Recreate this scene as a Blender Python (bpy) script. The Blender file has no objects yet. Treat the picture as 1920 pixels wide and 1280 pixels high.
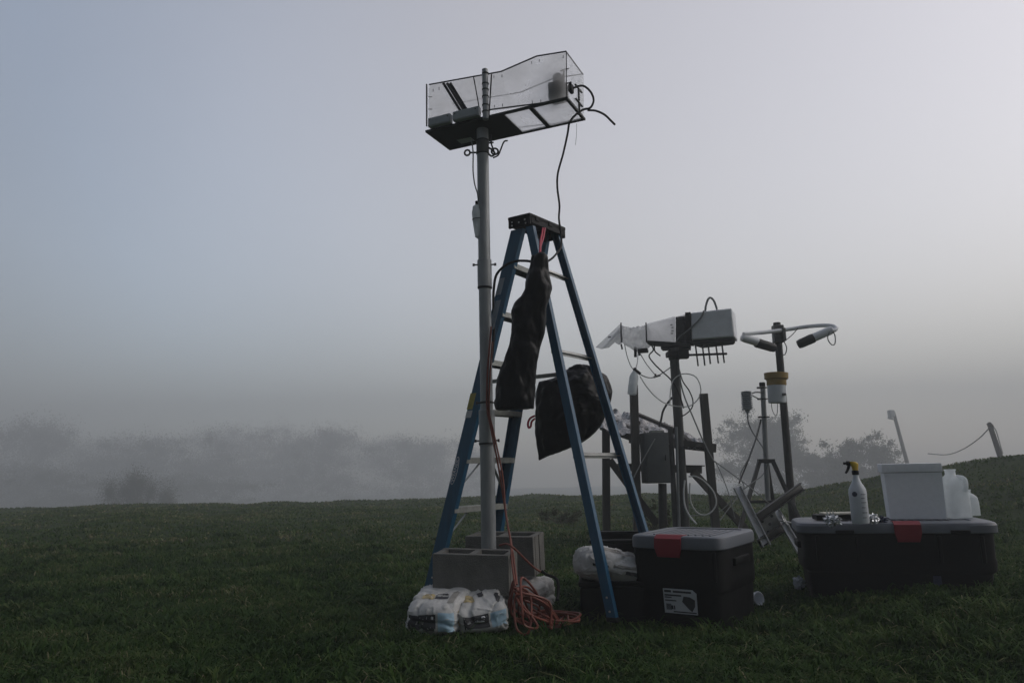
import bpy, bmesh, math, random
import numpy as np
from mathutils import Vector as V, Matrix, noise
random.seed(7); rng = np.random.default_rng(7)
C = bpy.context.scene.collection
SC = bpy.context.scene
R = math.radians

# ------------------------------------------------------------------ camera
EYE = V((0, 0, 0.82)); F = 1420.0; PITCH = math.atan(240 / F); ROLL = R(-1.3)
MC = (Matrix.Rotation(math.pi / 2 + PITCH, 3, 'X') @ Matrix.Rotation(ROLL, 3, 'Z'))
cd = bpy.data.cameras.new('camera'); cam = bpy.data.objects.new('camera', cd); C.objects.link(cam)
cam.matrix_world = Matrix.Translation(EYE) @ MC.to_4x4()
cd.sensor_width = 36; cd.lens = 36 * F / 1920; cd.clip_end = 2000; cd.clip_start = .05
SC.camera = cam
def ray(px, py): return MC @ V(((px - 960) / F, (640 - py) / F, -1))
def P(px, py, d):
    w = ray(px, py); return EYE + w * (d / w.y)
def PP(px, py, o, n):
    w = ray(px, py); return EYE + w * ((o - EYE).dot(n) / w.dot(n))
def G(px, py):                      # point of the ground under a direction
    w = ray(px, py); d = 2.0
    while d < 60:
        p = EYE + w * (d / w.y)
        if p.z <= gz(p.x, p.y): return p
        d += .01
    return p

# ------------------------------------------------------------------ ground shape
def sst(t):
    t = np.clip(t, 0, 1); return t * t * (3 - 2 * t)
def g(x, y):
    x = np.asarray(x, float); y = np.asarray(y, float)
    az = x / np.maximum(y, 1)
    y0 = 20 - 9 * sst((az - .16) / .2)
    dr = .003 * np.maximum(y - y0, 0) ** 2
    z = -7 * (1 - np.exp(-dr / 7))
    m = .88 * sst((x - 4.0) / 5.6) * np.exp(-(np.where(y < 13, (y - 13) / 5., (y - 13) / 8.)) ** 2)
    far = 2.2 * sst((x - 9) / 20) * sst((y - 8) / 20) * sst((60 - y) / 30)
    sh = .10 * sst((x - 1.45) / .8) * sst((y - 2.6) / 1.2) * (1 - sst((y - 5.5) / 2))
    z = z + m + far + sh
    nz = (.012 * np.sin(x * 2.1 + .7 * y) + .010 * np.sin(y * 2.7 - 1.3 * x + 1) + .02 * np.sin(x * .7 + 2) * np.sin(y * .5 + x * .2))
    nz = nz + sst((y - 7) / 6) * (.03 * np.sin(x * 1.1 + 3 * np.sin(y * .35)) + .03 * np.sin(x * .53 + y * .31) + .02 * np.sin(x * 2.9 + y * .7))
    return z + nz
def gz(x, y): return float(g(x, y))

# ------------------------------------------------------------------ materials
def mat(name, col, rough=.6, metal=0., var=.25, scale=6, bump=0., bscale=80, col2=None, spec=.5, det=6, rvar=.12, stretch=None):
    m = bpy.data.materials.new(name); m.use_nodes = True
    nt = m.node_tree; b = nt.nodes['Principled BSDF']; L = nt.links.new
    tc = nt.nodes.new('ShaderNodeTexCoord'); src = tc.outputs['Object']
    if stretch:
        mp = nt.nodes.new('ShaderNodeMapping'); mp.inputs['Scale'].default_value = stretch
        L(src, mp.inputs['Vector']); src = mp.outputs['Vector']
    n = nt.nodes.new('ShaderNodeTexNoise'); n.inputs['Scale'].default_value = scale
    n.inputs['Detail'].default_value = det; n.inputs['Roughness'].default_value = .65
    L(src, n.inputs['Vector'])
    r = nt.nodes.new('ShaderNodeValToRGB'); r.color_ramp.elements[0].position = .3; r.color_ramp.elements[1].position = .7
    c2 = col2 or tuple(min(1, c * (1 + var)) for c in col)
    c1 = col if col2 else tuple(c * (1 - var) for c in col)
    r.color_ramp.elements[0].color = (*c1, 1); r.color_ramp.elements[1].color = (*c2, 1)
    L(n.outputs['Fac'], r.inputs['Fac']); L(r.outputs['Color'], b.inputs['Base Color'])
    mr = nt.nodes.new('ShaderNodeMapRange'); mr.inputs['To Min'].default_value = max(0, rough - rvar); mr.inputs['To Max'].default_value = min(1, rough + rvar)
    L(n.outputs['Fac'], mr.inputs['Value']); L(mr.outputs['Result'], b.inputs['Roughness'])
    b.inputs['Metallic'].default_value = metal; b.inputs['Specular IOR Level'].default_value = spec
    if bump:
        n2 = nt.nodes.new('ShaderNodeTexNoise'); n2.inputs['Scale'].default_value = bscale; n2.inputs['Detail'].default_value = 5
        L(src, n2.inputs['Vector'])
        bp = nt.nodes.new('ShaderNodeBump'); bp.inputs['Strength'].default_value = bump; bp.inputs['Distance'].default_value = .01
        L(n2.outputs['Fac'], bp.inputs['Height']); L(bp.outputs['Normal'], b.inputs['Normal'])
    return m
def sheet_mat(name, clear, col, transl, scale=14, lo=.3, hi=.7, rough=.2):
    """translucent plastic: clear share varies with a noise (condensation)"""
    m = bpy.data.materials.new(name); m.use_nodes = True; nt = m.node_tree; L = nt.links.new
    out = nt.nodes['Material Output']; nt.nodes.remove(nt.nodes['Principled BSDF'])
    tr = nt.nodes.new('ShaderNodeBsdfTransparent'); tl = nt.nodes.new('ShaderNodeBsdfTranslucent'); df = nt.nodes.new('ShaderNodeBsdfDiffuse'); gl = nt.nodes.new('ShaderNodeBsdfGlossy')
    tl.inputs['Color'].default_value = (*col, 1); df.inputs['Color'].default_value = (*col, 1); gl.inputs['Roughness'].default_value = rough
    a = nt.nodes.new('ShaderNodeMixShader'); a.inputs[0].default_value = transl; L(df.outputs[0], a.inputs[1]); L(tl.outputs[0], a.inputs[2])
    tc = nt.nodes.new('ShaderNodeTexCoord'); n = nt.nodes.new('ShaderNodeTexNoise'); n.inputs['Scale'].default_value = scale; n.inputs['Detail'].default_value = 8
    L(tc.outputs['Object'], n.inputs['Vector'])
    mr = nt.nodes.new('ShaderNodeMapRange'); mr.inputs['From Min'].default_value = lo; mr.inputs['From Max'].default_value = hi
    mr.inputs['To Min'].default_value = max(0, clear - .15); mr.inputs['To Max'].default_value = min(1, clear + .15); L(n.outputs['Fac'], mr.inputs['Value'])
    b = nt.nodes.new('ShaderNodeMixShader'); L(mr.outputs['Result'], b.inputs[0]); L(a.outputs[0], b.inputs[1]); L(tr.outputs[0], b.inputs[2])
    fr = nt.nodes.new('ShaderNodeLayerWeight'); fr.inputs['Blend'].default_value = .3; pw = nt.nodes.new('ShaderNodeMath'); pw.operation = 'POWER'; pw.inputs[1].default_value = 2.5; L(fr.outputs['Facing'], pw.inputs[0]); sc_ = nt.nodes.new('ShaderNodeMath'); sc_.operation = 'MULTIPLY_ADD'; sc_.inputs[1].default_value = .28; sc_.inputs[2].default_value = .03; L(pw.outputs[0], sc_.inputs[0])
    c = nt.nodes.new('ShaderNodeMixShader'); L(sc_.outputs[0], c.inputs[0]); L(b.outputs[0], c.inputs[1]); L(gl.outputs[0], c.inputs[2])
    L(c.outputs[0], out.inputs['Surface']); return m
def leaf_mat(name, c1, c2, scale, transl=.35):
    m = bpy.data.materials.new(name); m.use_nodes = True; nt = m.node_tree; L = nt.links.new
    out = nt.nodes['Material Output']; nt.nodes.remove(nt.nodes['Principled BSDF'])
    df = nt.nodes.new('ShaderNodeBsdfDiffuse'); tl = nt.nodes.new('ShaderNodeBsdfTranslucent')
    tc = nt.nodes.new('ShaderNodeTexCoord'); n = nt.nodes.new('ShaderNodeTexNoise'); n.inputs['Scale'].default_value = scale; n.inputs['Detail'].default_value = 7; n.inputs['Roughness'].default_value = .7
    L(tc.outputs['Object'], n.inputs['Vector'])
    r = nt.nodes.new('ShaderNodeValToRGB'); r.color_ramp.elements[0].position = .33; r.color_ramp.elements[1].position = .68
    r.color_ramp.elements[0].color = (*c1, 1); r.color_ramp.elements[1].color = (*c2, 1)
    L(n.outputs['Fac'], r.inputs['Fac']); L(r.outputs[0], df.inputs[0]); L(r.outputs[0], tl.inputs[0])
    a = nt.nodes.new('ShaderNodeMixShader'); a.inputs[0].default_value = transl; L(df.outputs[0], a.inputs[1]); L(tl.outputs[0], a.inputs[2]); L(a.outputs[0], out.inputs['Surface'])
    return m

M = dict(
    galv=mat('galvanised_steel', (.285, .30, .31), .5, .5, .18, 22, .05, 120, stretch=(1, 1, .25)),
    galv_dull=mat('dull_steel', (.085, .088, .085), .6, .4, .25, 15, .05, 90, stretch=(1, 1, .3)),
    darksteel=mat('dark_steel', (.026, .027, .027), .55, .3, .3, 18),
    alu=mat('aluminium', (.50, .50, .49), .42, .75, .12, 20),
    alu_dark=mat('weathered_aluminium', (.30, .31, .29), .45, .6, .25, 25),
    blue=mat('blue_fibreglass', (.012, .086, .168), .42, 0, .18, 9, .04, 140, stretch=(4, 4, .5)),
    blackplastic=mat('black_moulded_plastic', (.004, .0043, .0047), .55, 0, .25, 12, .06, 220, spec=.15),
    rubber=mat('black_rubber', (.009, .009, .010), .65, 0, .25, 20, spec=.25),
    bagfilm=mat('black_bag_film', (.0028, .003, .0033), .42, 0, .2, 9, .55, 16, spec=.16),
    concrete=mat('concrete_block_grey', (.165, .162, .150), .95, 0, .28, 9, .6, 160, spec=.15),
    bagpaper=mat('white_paper_sack', (.50, .50, .49), .65, 0, .16, 7, .5, 30, spec=.25),
    print_dark=mat('dark_print', (.035, .035, .04), .6, 0, .5, 30),
    print_blue=mat('pale_blue_print', (.38, .55, .68), .6, 0, .2, 14),
    print_tan=mat('tan_print', (.42, .34, .18), .7, 0, .25, 12),
    print_grey=mat('grey_print', (.26, .25, .23), .7, 0, .3, 24),
    orange=mat('orange_cord_jacket', (.19, .046, .026), .5, 0, .2, 14),
    lidgrey=mat('grey_lid_plastic', (.125, .138, .162), .5, 0, .10, 8, .05, 240),
    red=mat('red_plastic', (.21, .004, .014), .55, 0, .15, 8),
    foam=mat('white_foam', (.86, .88, .91), .75, 0, .04, 40, .12, 320, spec=.3),
    whiteplastic=mat('white_plastic', (.62, .65, .70), .5, 0, .08, 10),
    greyplastic=mat('light_grey_enclosure', (.34, .37, .40), .5, 0, .1, 12),
    housing=mat('off_white_housing', (.74, .76, .80), .5, 0, .08, 9),
    yellow=mat('yellow_plastic', (.62, .40, .02), .45, 0, .12, 9),
    ochre=mat('ochre_plastic', (.30, .19, .035), .55, 0, .2, 9),
    plate=mat('dark_base_plate', (.018, .021, .02), .7, 0, .3, 12),
    foil=mat('crumpled_foil', (.62, .64, .67), .3, .85, .2, 30, .8, 60),
    wood=mat('weathered_timber', (.066, .063, .056), .85, 0, .3, 10, .3, 60, stretch=(1, 1, .15)),
    cabinet=mat('grey_painted_steel', (.062, .072, .076), .6, .1, .2, 8, .05, 100),
    sheetmetal=mat('bright_sheeting', (.27, .27, .265), .26, .75, .65, 7, 1.0, 12),
    cream=mat('cream_board', (.60, .56, .46), .7, 0, .1, 9),
    navy=mat('navy_film', (.03, .04, .08), .35, 0, .3, 20, .5, 40),
    sticker=mat('white_sticker', (.55, .57, .60), .6, 0, .06, 20),
    sticker_blue=mat('grey_blue_sticker', (.27, .32, .38), .5, 0, .1, 20),
    sticker_yellow=mat('yellow_sticker', (.42, .36, .10), .6, 0, .2, 24),
    pinkred=mat('red_tie_film', (.50, .025, .06), .4, 0, .15, 20),
    whitecable=mat('white_hose', (.52, .53, .53), .5, 0, .1, 20),
    greycable=mat('grey_cable', (.17, .18, .18), .55, 0, .15, 20),
    bark=mat('bark', (.06, .055, .045), .9, 0, .3, 6, .5, 30),
    stem=mat('dry_stem', (.10, .10, .06), .9, 0, .3, 20),
    acrylic=sheet_mat('frosted_acrylic', .62, (.97, .97, .98), .97, 5, .32, .68),
    clear=sheet_mat('clear_acrylic', .90, (.95, .96, .97), .9, 9),
    wrap=sheet_mat('clear_wrap', .45, (.66, .67, .69), .6, 14),
    jug=sheet_mat('milky_plastic', .18, (.82, .86, .88), .5, 10),
)

# ------------------------------------------------------------------ mesh building
def cr(pts, k=8):
    pts = [V(p) for p in pts]
    if len(pts) < 3: return pts
    q = [pts[0] * 2 - pts[1]] + pts + [pts[-1] * 2 - pts[-2]]; out = []
    for i in range(1, len(q) - 2):
        for j in range(k):
            t = j / k; a, b, c, d = q[i - 1], q[i], q[i + 1], q[i + 2]
            out.append(.5 * ((2 * b) + (c - a) * t + (2 * a - 5 * b + 4 * c - d) * t * t + (3 * b - a - 3 * c + d) * t ** 3))
    return out + [pts[-1]]
class MB:
    def __init__(s): s.v = []; s.f = []
    def add(s, vs, fs):
        o = len(s.v); s.v += [V(v) for v in vs]; s.f += [tuple(i + o for i in f) for f in fs]; return s
    def hexa(s, b, t):          # 4 bottom, 4 top
        return s.add(list(b) + list(t), [(3, 2, 1, 0), (4, 5, 6, 7), (0, 1, 5, 4), (1, 2, 6, 5), (2, 3, 7, 6), (3, 0, 4, 7)])
    def box(s, c, ax, hs, bev=0., seg=2):
        bm = bmesh.new(); bmesh.ops.create_cube(bm, size=2)
        for v in bm.verts: v.co = V((v.co.x * hs[0], v.co.y * hs[1], v.co.z * hs[2]))
        if bev: bmesh.ops.bevel(bm, geom=bm.edges[:] , offset=bev, segments=seg, profile=.6, affect='EDGES')
        bm.verts.index_update()
        c = V(c); vs = [c + ax[0] * v.co.x + ax[1] * v.co.y + ax[2] * v.co.z for v in bm.verts]
        fs = [tuple(v.index for v in f.verts) for f in bm.faces]; bm.free(); return s.add(vs, fs)
    def beam(s, a, b, w, h, up=V((0, 0, 1)), bev=0.):
        a, b = V(a), V(b); d = (b - a); L = d.length; d.normalize(); x = d.cross(up).normalized(); y = x.cross(d)
        return s.box((a + b) / 2, (x, y, d), (w / 2, h / 2, L / 2), bev, 1)
    def prism(s, pts, off):
        n = len(pts); off = V(off); pts = [V(p) for p in pts]
        return s.add(pts + [p + off for p in pts], [tuple(range(n)), tuple(reversed(range(n, 2 * n)))] + [(i, (i + 1) % n, n + (i + 1) % n, n + i) for i in range(n)])
    def loft(s, rings, cap=True):
        n = len(rings[0]); vs = [p for r in rings for p in r]; fs = []
        for i in range(len(rings) - 1):
            for j in range(n):
                fs.append((i * n + j, i * n + (j + 1) % n, (i + 1) * n + (j + 1) % n, (i + 1) * n + j))
        if cap: fs += [tuple(reversed(range(n))), tuple(range((len(rings) - 1) * n, len(rings) * n))]
        return s.add(vs, fs)
    def tube(s, pts, r, n=10, k=8, smooth=True):
        pts = cr(pts, k) if smooth else [V(p) for p in pts]
        rs = r if isinstance(r, (list, tuple)) else None
        t0 = (pts[1] - pts[0]).normalized(); up = V((0, 0, 1)) if abs(t0.z) < .9 else V((1, 0, 0))
        x = t0.cross(up).normalized(); rings = []
        for i, p in enumerate(pts):
            t = (pts[min(i + 1, len(pts) - 1)] - pts[max(i - 1, 0)])
            t = t.normalized() if t.length > 1e-9 else t0
            x = (x - t * x.dot(t)); x = x.normalized() if x.length > 1e-6 else t.orthogonal().normalized(); y = t.cross(x)
            rr = r if rs is None else np.interp(i / (len(pts) - 1), np.linspace(0, 1, len(rs)), rs)
            rings.append([p + (x * math.cos(2 * math.pi * j / n) + y * math.sin(2 * math.pi * j / n)) * rr for j in range(n)])
        return s.loft(rings)
    def lathe(s, base, axis, prof, n=24, sx=1., ref=None):
        axis = V(axis).normalized(); x = (ref or axis.orthogonal()).normalized(); x = (x - axis * x.dot(axis)).normalized(); y = axis.cross(x); base = V(base)
        return s.loft([[base + axis * h + (x * math.cos(2 * math.pi * j / n) * sx + y * math.sin(2 * math.pi * j / n)) * r for j in range(n)] for r, h in prof])
    def torus(s, c, axis, R_, r, n=28, m=8):
        axis = V(axis).normalized(); x = axis.orthogonal().normalized(); y = axis.cross(x); c = V(c); vs = []; fs = []
        for i in range(n):
            a = 2 * math.pi * i / n; e = x * math.cos(a) + y * math.sin(a)
            for j in range(m):
                b = 2 * math.pi * j / m; vs.append(c + e * (R_ + r * math.cos(b)) + axis * r * math.sin(b))
        for i in range(n):
            for j in range(m):
                fs.append((i * m + j, ((i + 1) % n) * m + j, ((i + 1) % n) * m + (j + 1) % m, i * m + (j + 1) % m))
        return s.add(vs, fs)
    def pieces(s):
        n = len(s.v); p = list(range(n))
        def fd(i):
            while p[i] != i: p[i] = p[p[i]]; i = p[i]
            return i
        for f in s.f:
            for i in f[1:]: p[fd(i)] = fd(f[0])
        out = {}
        for f in s.f: out.setdefault(fd(f[0]), []).append(f)
        res = []
        for fs in out.values():
            ids = sorted({i for f in fs for i in f}); mp_ = {i: k for k, i in enumerate(ids)}; q = MB(); q.v = [s.v[i] for i in ids]; q.f = [tuple(mp_[i] for i in f) for f in fs]; res.append(q)
        return res
    SPLIT = {'rivet', 'screw', 'hose_clamp', 'clamp_bolt', 'bolt', 'lid_catch', 'strap', 'floor_window', 'latch_bar_', 'junction_box_'}
    def build(s, name, m, parent=None, label=None, cat=None, group=None, kind=None, ang=38, recalc=True):
        if name in MB.SPLIT:
            ps = s.pieces()
            if len(ps) > 1: return [q.build(name, m, parent, label, cat, group, kind, ang, recalc) for q in ps][0]
        if parent is not None:
            o0 = V((0, 0, 0)); q = parent
            while q is not None: o0 += q.location; q = q.parent
        else:
            xs = [v.x for v in s.v]; ys = [v.y for v in s.v]; zs = [v.z for v in s.v]
            o0 = V(((min(xs) + max(xs)) / 2, (min(ys) + max(ys)) / 2, min(zs)))
        me = bpy.data.meshes.new(name); me.from_pydata([tuple(v - o0) for v in s.v], [], s.f)
        if recalc:
            bm = bmesh.new(); bm.from_mesh(me); bmesh.ops.recalc_face_normals(bm, faces=bm.faces); bm.to_mesh(me); bm.free()
        me.polygons.foreach_set('use_smooth', [True] * len(me.polygons)); me.set_sharp_from_angle(angle=R(ang))
        me.materials.append(M[m] if isinstance(m, str) else m)
        o = bpy.data.objects.new(name, me); C.objects.link(o)
        if parent is not None: o.parent = parent
        else: o.location = o0
        tag(o, label, cat, group, kind); return o
def tag(o, label=None, cat=None, group=None, kind=None):
    for k, v in (('label', label), ('category', cat), ('group', group), ('kind', kind)):
        if v: o[k] = v
def thing(name, label, cat, loc, group=None):
    o = bpy.data.objects.new(name, None); C.objects.link(o); o.location = loc; o.empty_display_size = .1; tag(o, label, cat, group); return o
def ring(c, a, b, w, t, n=28, e=2.):
    out = []
    for j in range(n):
        q = 2 * math.pi * j / n; cx, sy = math.cos(q), math.sin(q)
        out.append(c + a * (math.copysign(abs(cx) ** (2 / e), cx) * w) + b * (math.copysign(abs(sy) ** (2 / e), sy) * t))
    return out
def yawframe(yaw, tiltx=0., tilty=0.):
    m = Matrix.Rotation(yaw, 3, 'Z') @ Matrix.Rotation(tiltx, 3, 'X') @ Matrix.Rotation(tilty, 3, 'Y')
    return m.col[0].copy(), m.col[1].copy(), m.col[2].copy()
Z = V((0, 0, 1))
FOOT = []     # (centre, half x, half y, yaw) where no grass grows

# ================================================================== SETTING
def build_ground():
    k = np.linspace(-1, 1, 261); xs = np.sinh(k * 4.2) / np.sinh(4.2) * 320
    ky = np.linspace(0, 1, 300); ys = -20 + np.sinh(ky * 3.6) / np.sinh(3.6) * 345
    X, Y = np.meshgrid(xs, ys); Zz = g(X, Y)
    vs = np.stack([X.ravel(), Y.ravel(), Zz.ravel()], 1); nx, ny = len(xs), len(ys)
    i = np.arange(ny - 1)[:, None] * nx + np.arange(nx - 1)[None, :]
    fs = np.stack([i, i + 1, i + nx + 1, i + nx], -1).reshape(-1, 4)
    me = bpy.data.meshes.new('ground'); me.from_pydata(vs.tolist(), [], fs.tolist())
    me.polygons.foreach_set('use_smooth', [True] * len(me.polygons))
    m = bpy.data.materials.new('turf'); m.use_nodes = True; nt = m.node_tree; L = nt.links.new; b = nt.nodes['Principled BSDF']
    tc = nt.nodes.new('ShaderNodeTexCoord')
    def nz(s, d=6):
        n = nt.nodes.new('ShaderNodeTexNoise'); n.inputs['Scale'].default_value = s; n.inputs['Detail'].default_value = d; n.inputs['Roughness'].default_value = .7; L(tc.outputs['Object'], n.inputs['Vector']); return n
    def ramp(a, b_, p0, p1):
        r = nt.nodes.new('ShaderNodeValToRGB'); r.color_ramp.elements[0].color = (*a, 1); r.color_ramp.elements[1].color = (*b_, 1); r.color_ramp.elements[0].position = p0; r.color_ramp.elements[1].position = p1; return r
    n1 = nz(.8, 8); r1 = ramp((.018, .036, .009), (.044, .072, .020), .35, .65); L(n1.outputs['Fac'], r1.inputs[0])
    n2 = nz(14, 8); r2 = ramp((.35, .35, .35), (1.35, 1.3, 1.2), .3, .72); L(n2.outputs['Fac'], r2.inputs[0])
    mx = nt.nodes.new('ShaderNodeMixRGB'); mx.blend_type = 'MULTIPLY'; mx.inputs[0].default_value = 1; L(r1.outputs[0], mx.inputs[1]); L(r2.outputs[0], mx.inputs[2])
    L(mx.outputs[0], b.inputs['Base Color']); b.inputs['Roughness'].default_value = .95; b.inputs['Specular IOR Level'].default_value = .1
    bp = nt.nodes.new('ShaderNodeBump'); bp.inputs['Strength'].default_value = .8; bp.inputs['Distance'].default_value = .06; L(n2.outputs['Fac'], bp.inputs['Height']); L(bp.outputs[0], b.inputs['Normal'])
    me.materials.append(m); o = bpy.data.objects.new('ground', me); C.objects.link(o); tag(o, 'dark green grassy hilltop that drops away into the fog', 'ground', None, 'structure')
build_ground()

# ================================================================== LADDER
lad = thing('step_ladder', 'tall blue fibreglass stepladder standing open beside the instrument mast', 'ladder', V((.2, 4.65, gz(.2, 4.65))))
At, Bt, Ct, Dt = P(969, 430, 4.57), P(992, 424, 4.49), P(1024, 436, 4.87), P(1043, 436, 4.79)
Af, Bf, Cf, Df = P(802, 1117, 4.80), P(1147, 1163, 4.10), P(919, 1097, 5.25), P(1245, 1117, 4.60)
u = ((Bf - Af) + (Df - Cf)); u.z = 0; u.normalize(); v_ = ((Cf - Af) + (Df - Bf)); v_.z = 0; v_.normalize()
def rail(top, foot, web, fl, vs, name='rail'):
    # open channel: web face outwards, two flanges turned to the inside (vs*v_)
    t = .005; w = v_ * vs
    prof = [u * -web / 2, u * web / 2, u * web / 2 + w * fl, u * (web / 2 - t) + w * fl, u * (web / 2 - t) + w * t, u * (-web / 2 + t) + w * t, u * (-web / 2 + t) + w * fl, u * -web / 2 + w * fl]
    m = MB(); m.prism([foot + p for p in prof], top - foot)
    r = m.build('rail', 'blue', lad, ang=20)
    d = (top - foot).normalized(); f = MB()
    f.box(foot + d * .004 + w * (fl / 2), (u, v_, d), (web / 2 + .004, fl / 2 + .004, .012), .003, 1); f.build('foot_pad', 'rubber', r)
    rv = MB()
    for s in (.045, .115):
        rv.lathe(foot + d * s - w * .0005, -w, [(.006, 0), (.006, .003), (.003, .005)], 8)
    rv.build('rivet', 'alu', r); return r
rA = rail(At, Af, .088, .034, 1); rC = rail(Ct, Cf, .080, .034, -1); rB = rail(Bt, Bf, .052, .030, 1); rD = rail(Dt, Df, .050, .030, -1)
def at_z(t, f, z): k = (z - f.z) / (t.z - f.z); return f + (t - f) * k
ztop = (At.z + Dt.z) / 2; z0 = .02
for k in range(1, 8):
    z = .298 * k; a, c = at_z(At, Af, z), at_z(Ct, Cf, z); m = MB(); d = (c - a).normalized()
    a2, c2 = a + d * .006, c - d * .006; up = Z; x = d.cross(up).normalized()
    m.box((a2 + c2) / 2, (d, x, up), ((c2 - a2).length / 2, .042, .003), .001, 1)
    for sd in (-1, 1): m.box((a2 + c2) / 2 + x * sd * .0395 - up * .0165, (d, x, up), ((c2 - a2).length / 2, .0025, .0135), 0)
    for q in range(-3, 4): m.box((a2 + c2) / 2 + x * q * .011 + up * .0042, (d, x, up), ((c2 - a2).length / 2, .002, .0012), 0)
    m.build('step', 'alu_dark', lad)
    if k in (1, 2, 3):
        for (t, f, s) in ((At, Af, 1), (Ct, Cf, -1)):
            m = MB(); pa = at_z(t, f, z - .20) + v_ * s * .03; pb = at_z(t, f, z - .025) + v_ * s * .19
            m.beam(pa, pb, .018, .004); m.build('step_brace', 'alu_dark', lad)
for z in (2.03, 1.50, .89):
    b, d_ = at_z(Bt, Bf, z), at_z(Dt, Df, z); d = (d_ - b).normalized(); m = MB()
    m.beam(b + d * .006 - u * .028, d_ - d * .006 - u * .028, .004, .034); m.beam(b + d * .006 - u * .018, d_ - d * .006 - u * .018 , .020, .004)
    m.build('rear_crossbar', 'alu', lad)
for (t1, f1, t2, f2, s) in ((At, Af, Bt, Bf, 1),):
    a, b = at_z(t1, f1, 1.36), at_z(t2, f2, 1.36); m = MB(); m.beam(a + v_ * s * .042, b + v_ * s * .042, .004, .024)
    m.lathe((a + b) / 2 + v_ * s * .036, v_ * s, [(.012, 0), (.012, .014), (.006, .017)], 10); m.build('spreader_bar', 'alu_dark', lad)
cc = (At + Bt + Ct + Dt) / 4; capc = V((cc.x, cc.y, ztop)) + Z * .022; uc = u; vc = v_
m = MB(); m.box(capc + Z * .022, (uc, vc, Z), (.082, .198, .012), .006, 2)
for s in (-1, 1):
    m.box(capc + vc * s * .189 - Z * .014, (uc, vc, Z), (.080, .008, .026), .003, 1)
    m.box(capc + uc * s * .074 - Z * .008, (uc, vc, Z), (.007, .180, .020), .003, 1)
m.box(capc + Z * .0 - vc * .02, (uc, vc, Z), (.070, .010, .010), 0); m.box(capc + vc * .1, (uc, vc, Z), (.070, .010, .010), 0)
for q in (-.12, .02, .14): m.box(capc + uc * .0825 + vc * q + Z * .012, (uc, vc, Z), (.004, .018, .016), .002, 1)
cap = m.build('top_cap', 'blackplastic', lad)
m = MB()
for a, b in ((-.05, .01), (-.05, -.012), (.045, .01), (.05, -.014), (0, 0)): m.lathe(capc - vc * .197 + uc * a + Z * (b - .014), -vc, [(.006, 0), (.005, .003)], 8)
m.build('rivet', 'alu', cap)
# stickers and lettering on the wide near rail (outer face looks along -v_)
dA = (At - Af).normalized()
def rail_patch(px, py, wu, hd, name, ma, off=.0012, su=0.):
    o = PP(px, py, Af - v_ * .001, v_); m = MB(); hor = u
    m.prism([o + hor * (-wu / 2) - dA * hd / 2, o + hor * (wu / 2) - dA * hd / 2, o + hor * (wu / 2) + dA * hd / 2, o + hor * (-wu / 2) + dA * hd / 2], -v_ * off)
    return m.build(name, ma, rA)
rail_patch(938, 537, .036, .105, 'sticker', 'sticker_blue'); rail_patch(928, 590, .036, .18, 'sticker', 'sticker_blue')
rail_patch(884, 752, .042, .10, 'warning_sticker', 'sticker_yellow'); rail_patch(879, 776, .042, .045, 'sticker', 'sticker')
def text_mesh(txt, size, org, ex, ey, ma, parent, name, extr=.0006):
    cu = bpy.data.curves.new('t', 'FONT'); cu.body = txt; cu.size = size; cu.align_x = 'CENTER'; cu.align_y = 'CENTER'; cu.extrude = extr
    to = bpy.data.objects.new('t', cu); C.objects.link(to); dg = bpy.context.evaluated_depsgraph_get(); me = bpy.data.meshes.new_from_object(to.evaluated_get(dg))
    m = MB(); ez = ex.cross(ey); m.add([org + ex * v.co.x + ey * v.co.y + ez * (v.co.z + extr) for v in me.vertices], [tuple(p.vertices) for p in me.polygons])
    bpy.data.objects.remove(to); bpy.data.curves.remove(cu); bpy.data.meshes.remove(me)
    return m.build(name, ma, parent, recalc=False)
lo = PP(853, 882, Af - v_ * .001, v_); ex = dA; nrm = -v_; ey = nrm.cross(ex).normalized()
m = MB(); pts = [lo + ex * (math.cos(t) * .085) + ey * (math.sin(t) * .019) for t in np.linspace(0, 2 * math.pi, 33)[:-1]]
m.tube(pts + [pts[0]], .0016, 6, 1, False); m.build('logo_outline', 'sticker', rA)
text_mesh('WERNER', .034, lo, ex, ey, 'sticker', rA, 'logo_lettering')

# ================================================================== MAST
mast_d = 4.42; mb = P(917, 1060, mast_d); mt = P(904.5, 243, mast_d); mdir = (mt - mb).normalized()
mb = mb + mdir * ((gz(mb.x, mb.y) - .1 - mb.z) / mdir.z)
def mp(py):            # point on the mast axis at a picture height
    w = ray(910, py); n = V((0, 1, 0)); p = PP(910, py, V((0, mast_d, 0)), n); return mb + mdir * ((p.z - mb.z) / mdir.z)
mast = thing('instrument_mast', 'tall galvanised steel pipe mast standing behind the front concrete block', 'mast', V((mb.x, mb.y, gz(mb.x, mb.y))))
m = MB(); m.tube([mb, mp(777)], .0425, 28, 1, False); m.build('lower_pipe', 'galv', mast)
m = MB(); m.tube([mp(780), mp(243)], .0365, 28, 1, False); m.build('upper_pipe', 'galv', mast)
def sleeve(y0, y1, r, name, ma):
    a, b = mp(y0), mp(y1); L = (b - a).length; m = MB(); m.lathe(a, mdir, [(r - .004, 0), (r, .004), (r, L - .004), (r - .004, L)], 28); return m.build(name, ma, mast)
sleeve(541, 487, .0430, 'pipe_sleeve', 'galv'); sleeve(288, 262, .0395, 'pipe_sleeve', 'galv_dull'); sleeve(836, 768, .0465, 'pipe_sleeve', 'galv')
for (y0, y1, r) in ((541.5, 537, .0445), (757, 752, .039), (290, 287, .041), (266, 263, .041), (834, 829, .0485)):
    sleeve(y0, y1, r, 'hose_clamp', 'darksteel')
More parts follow.
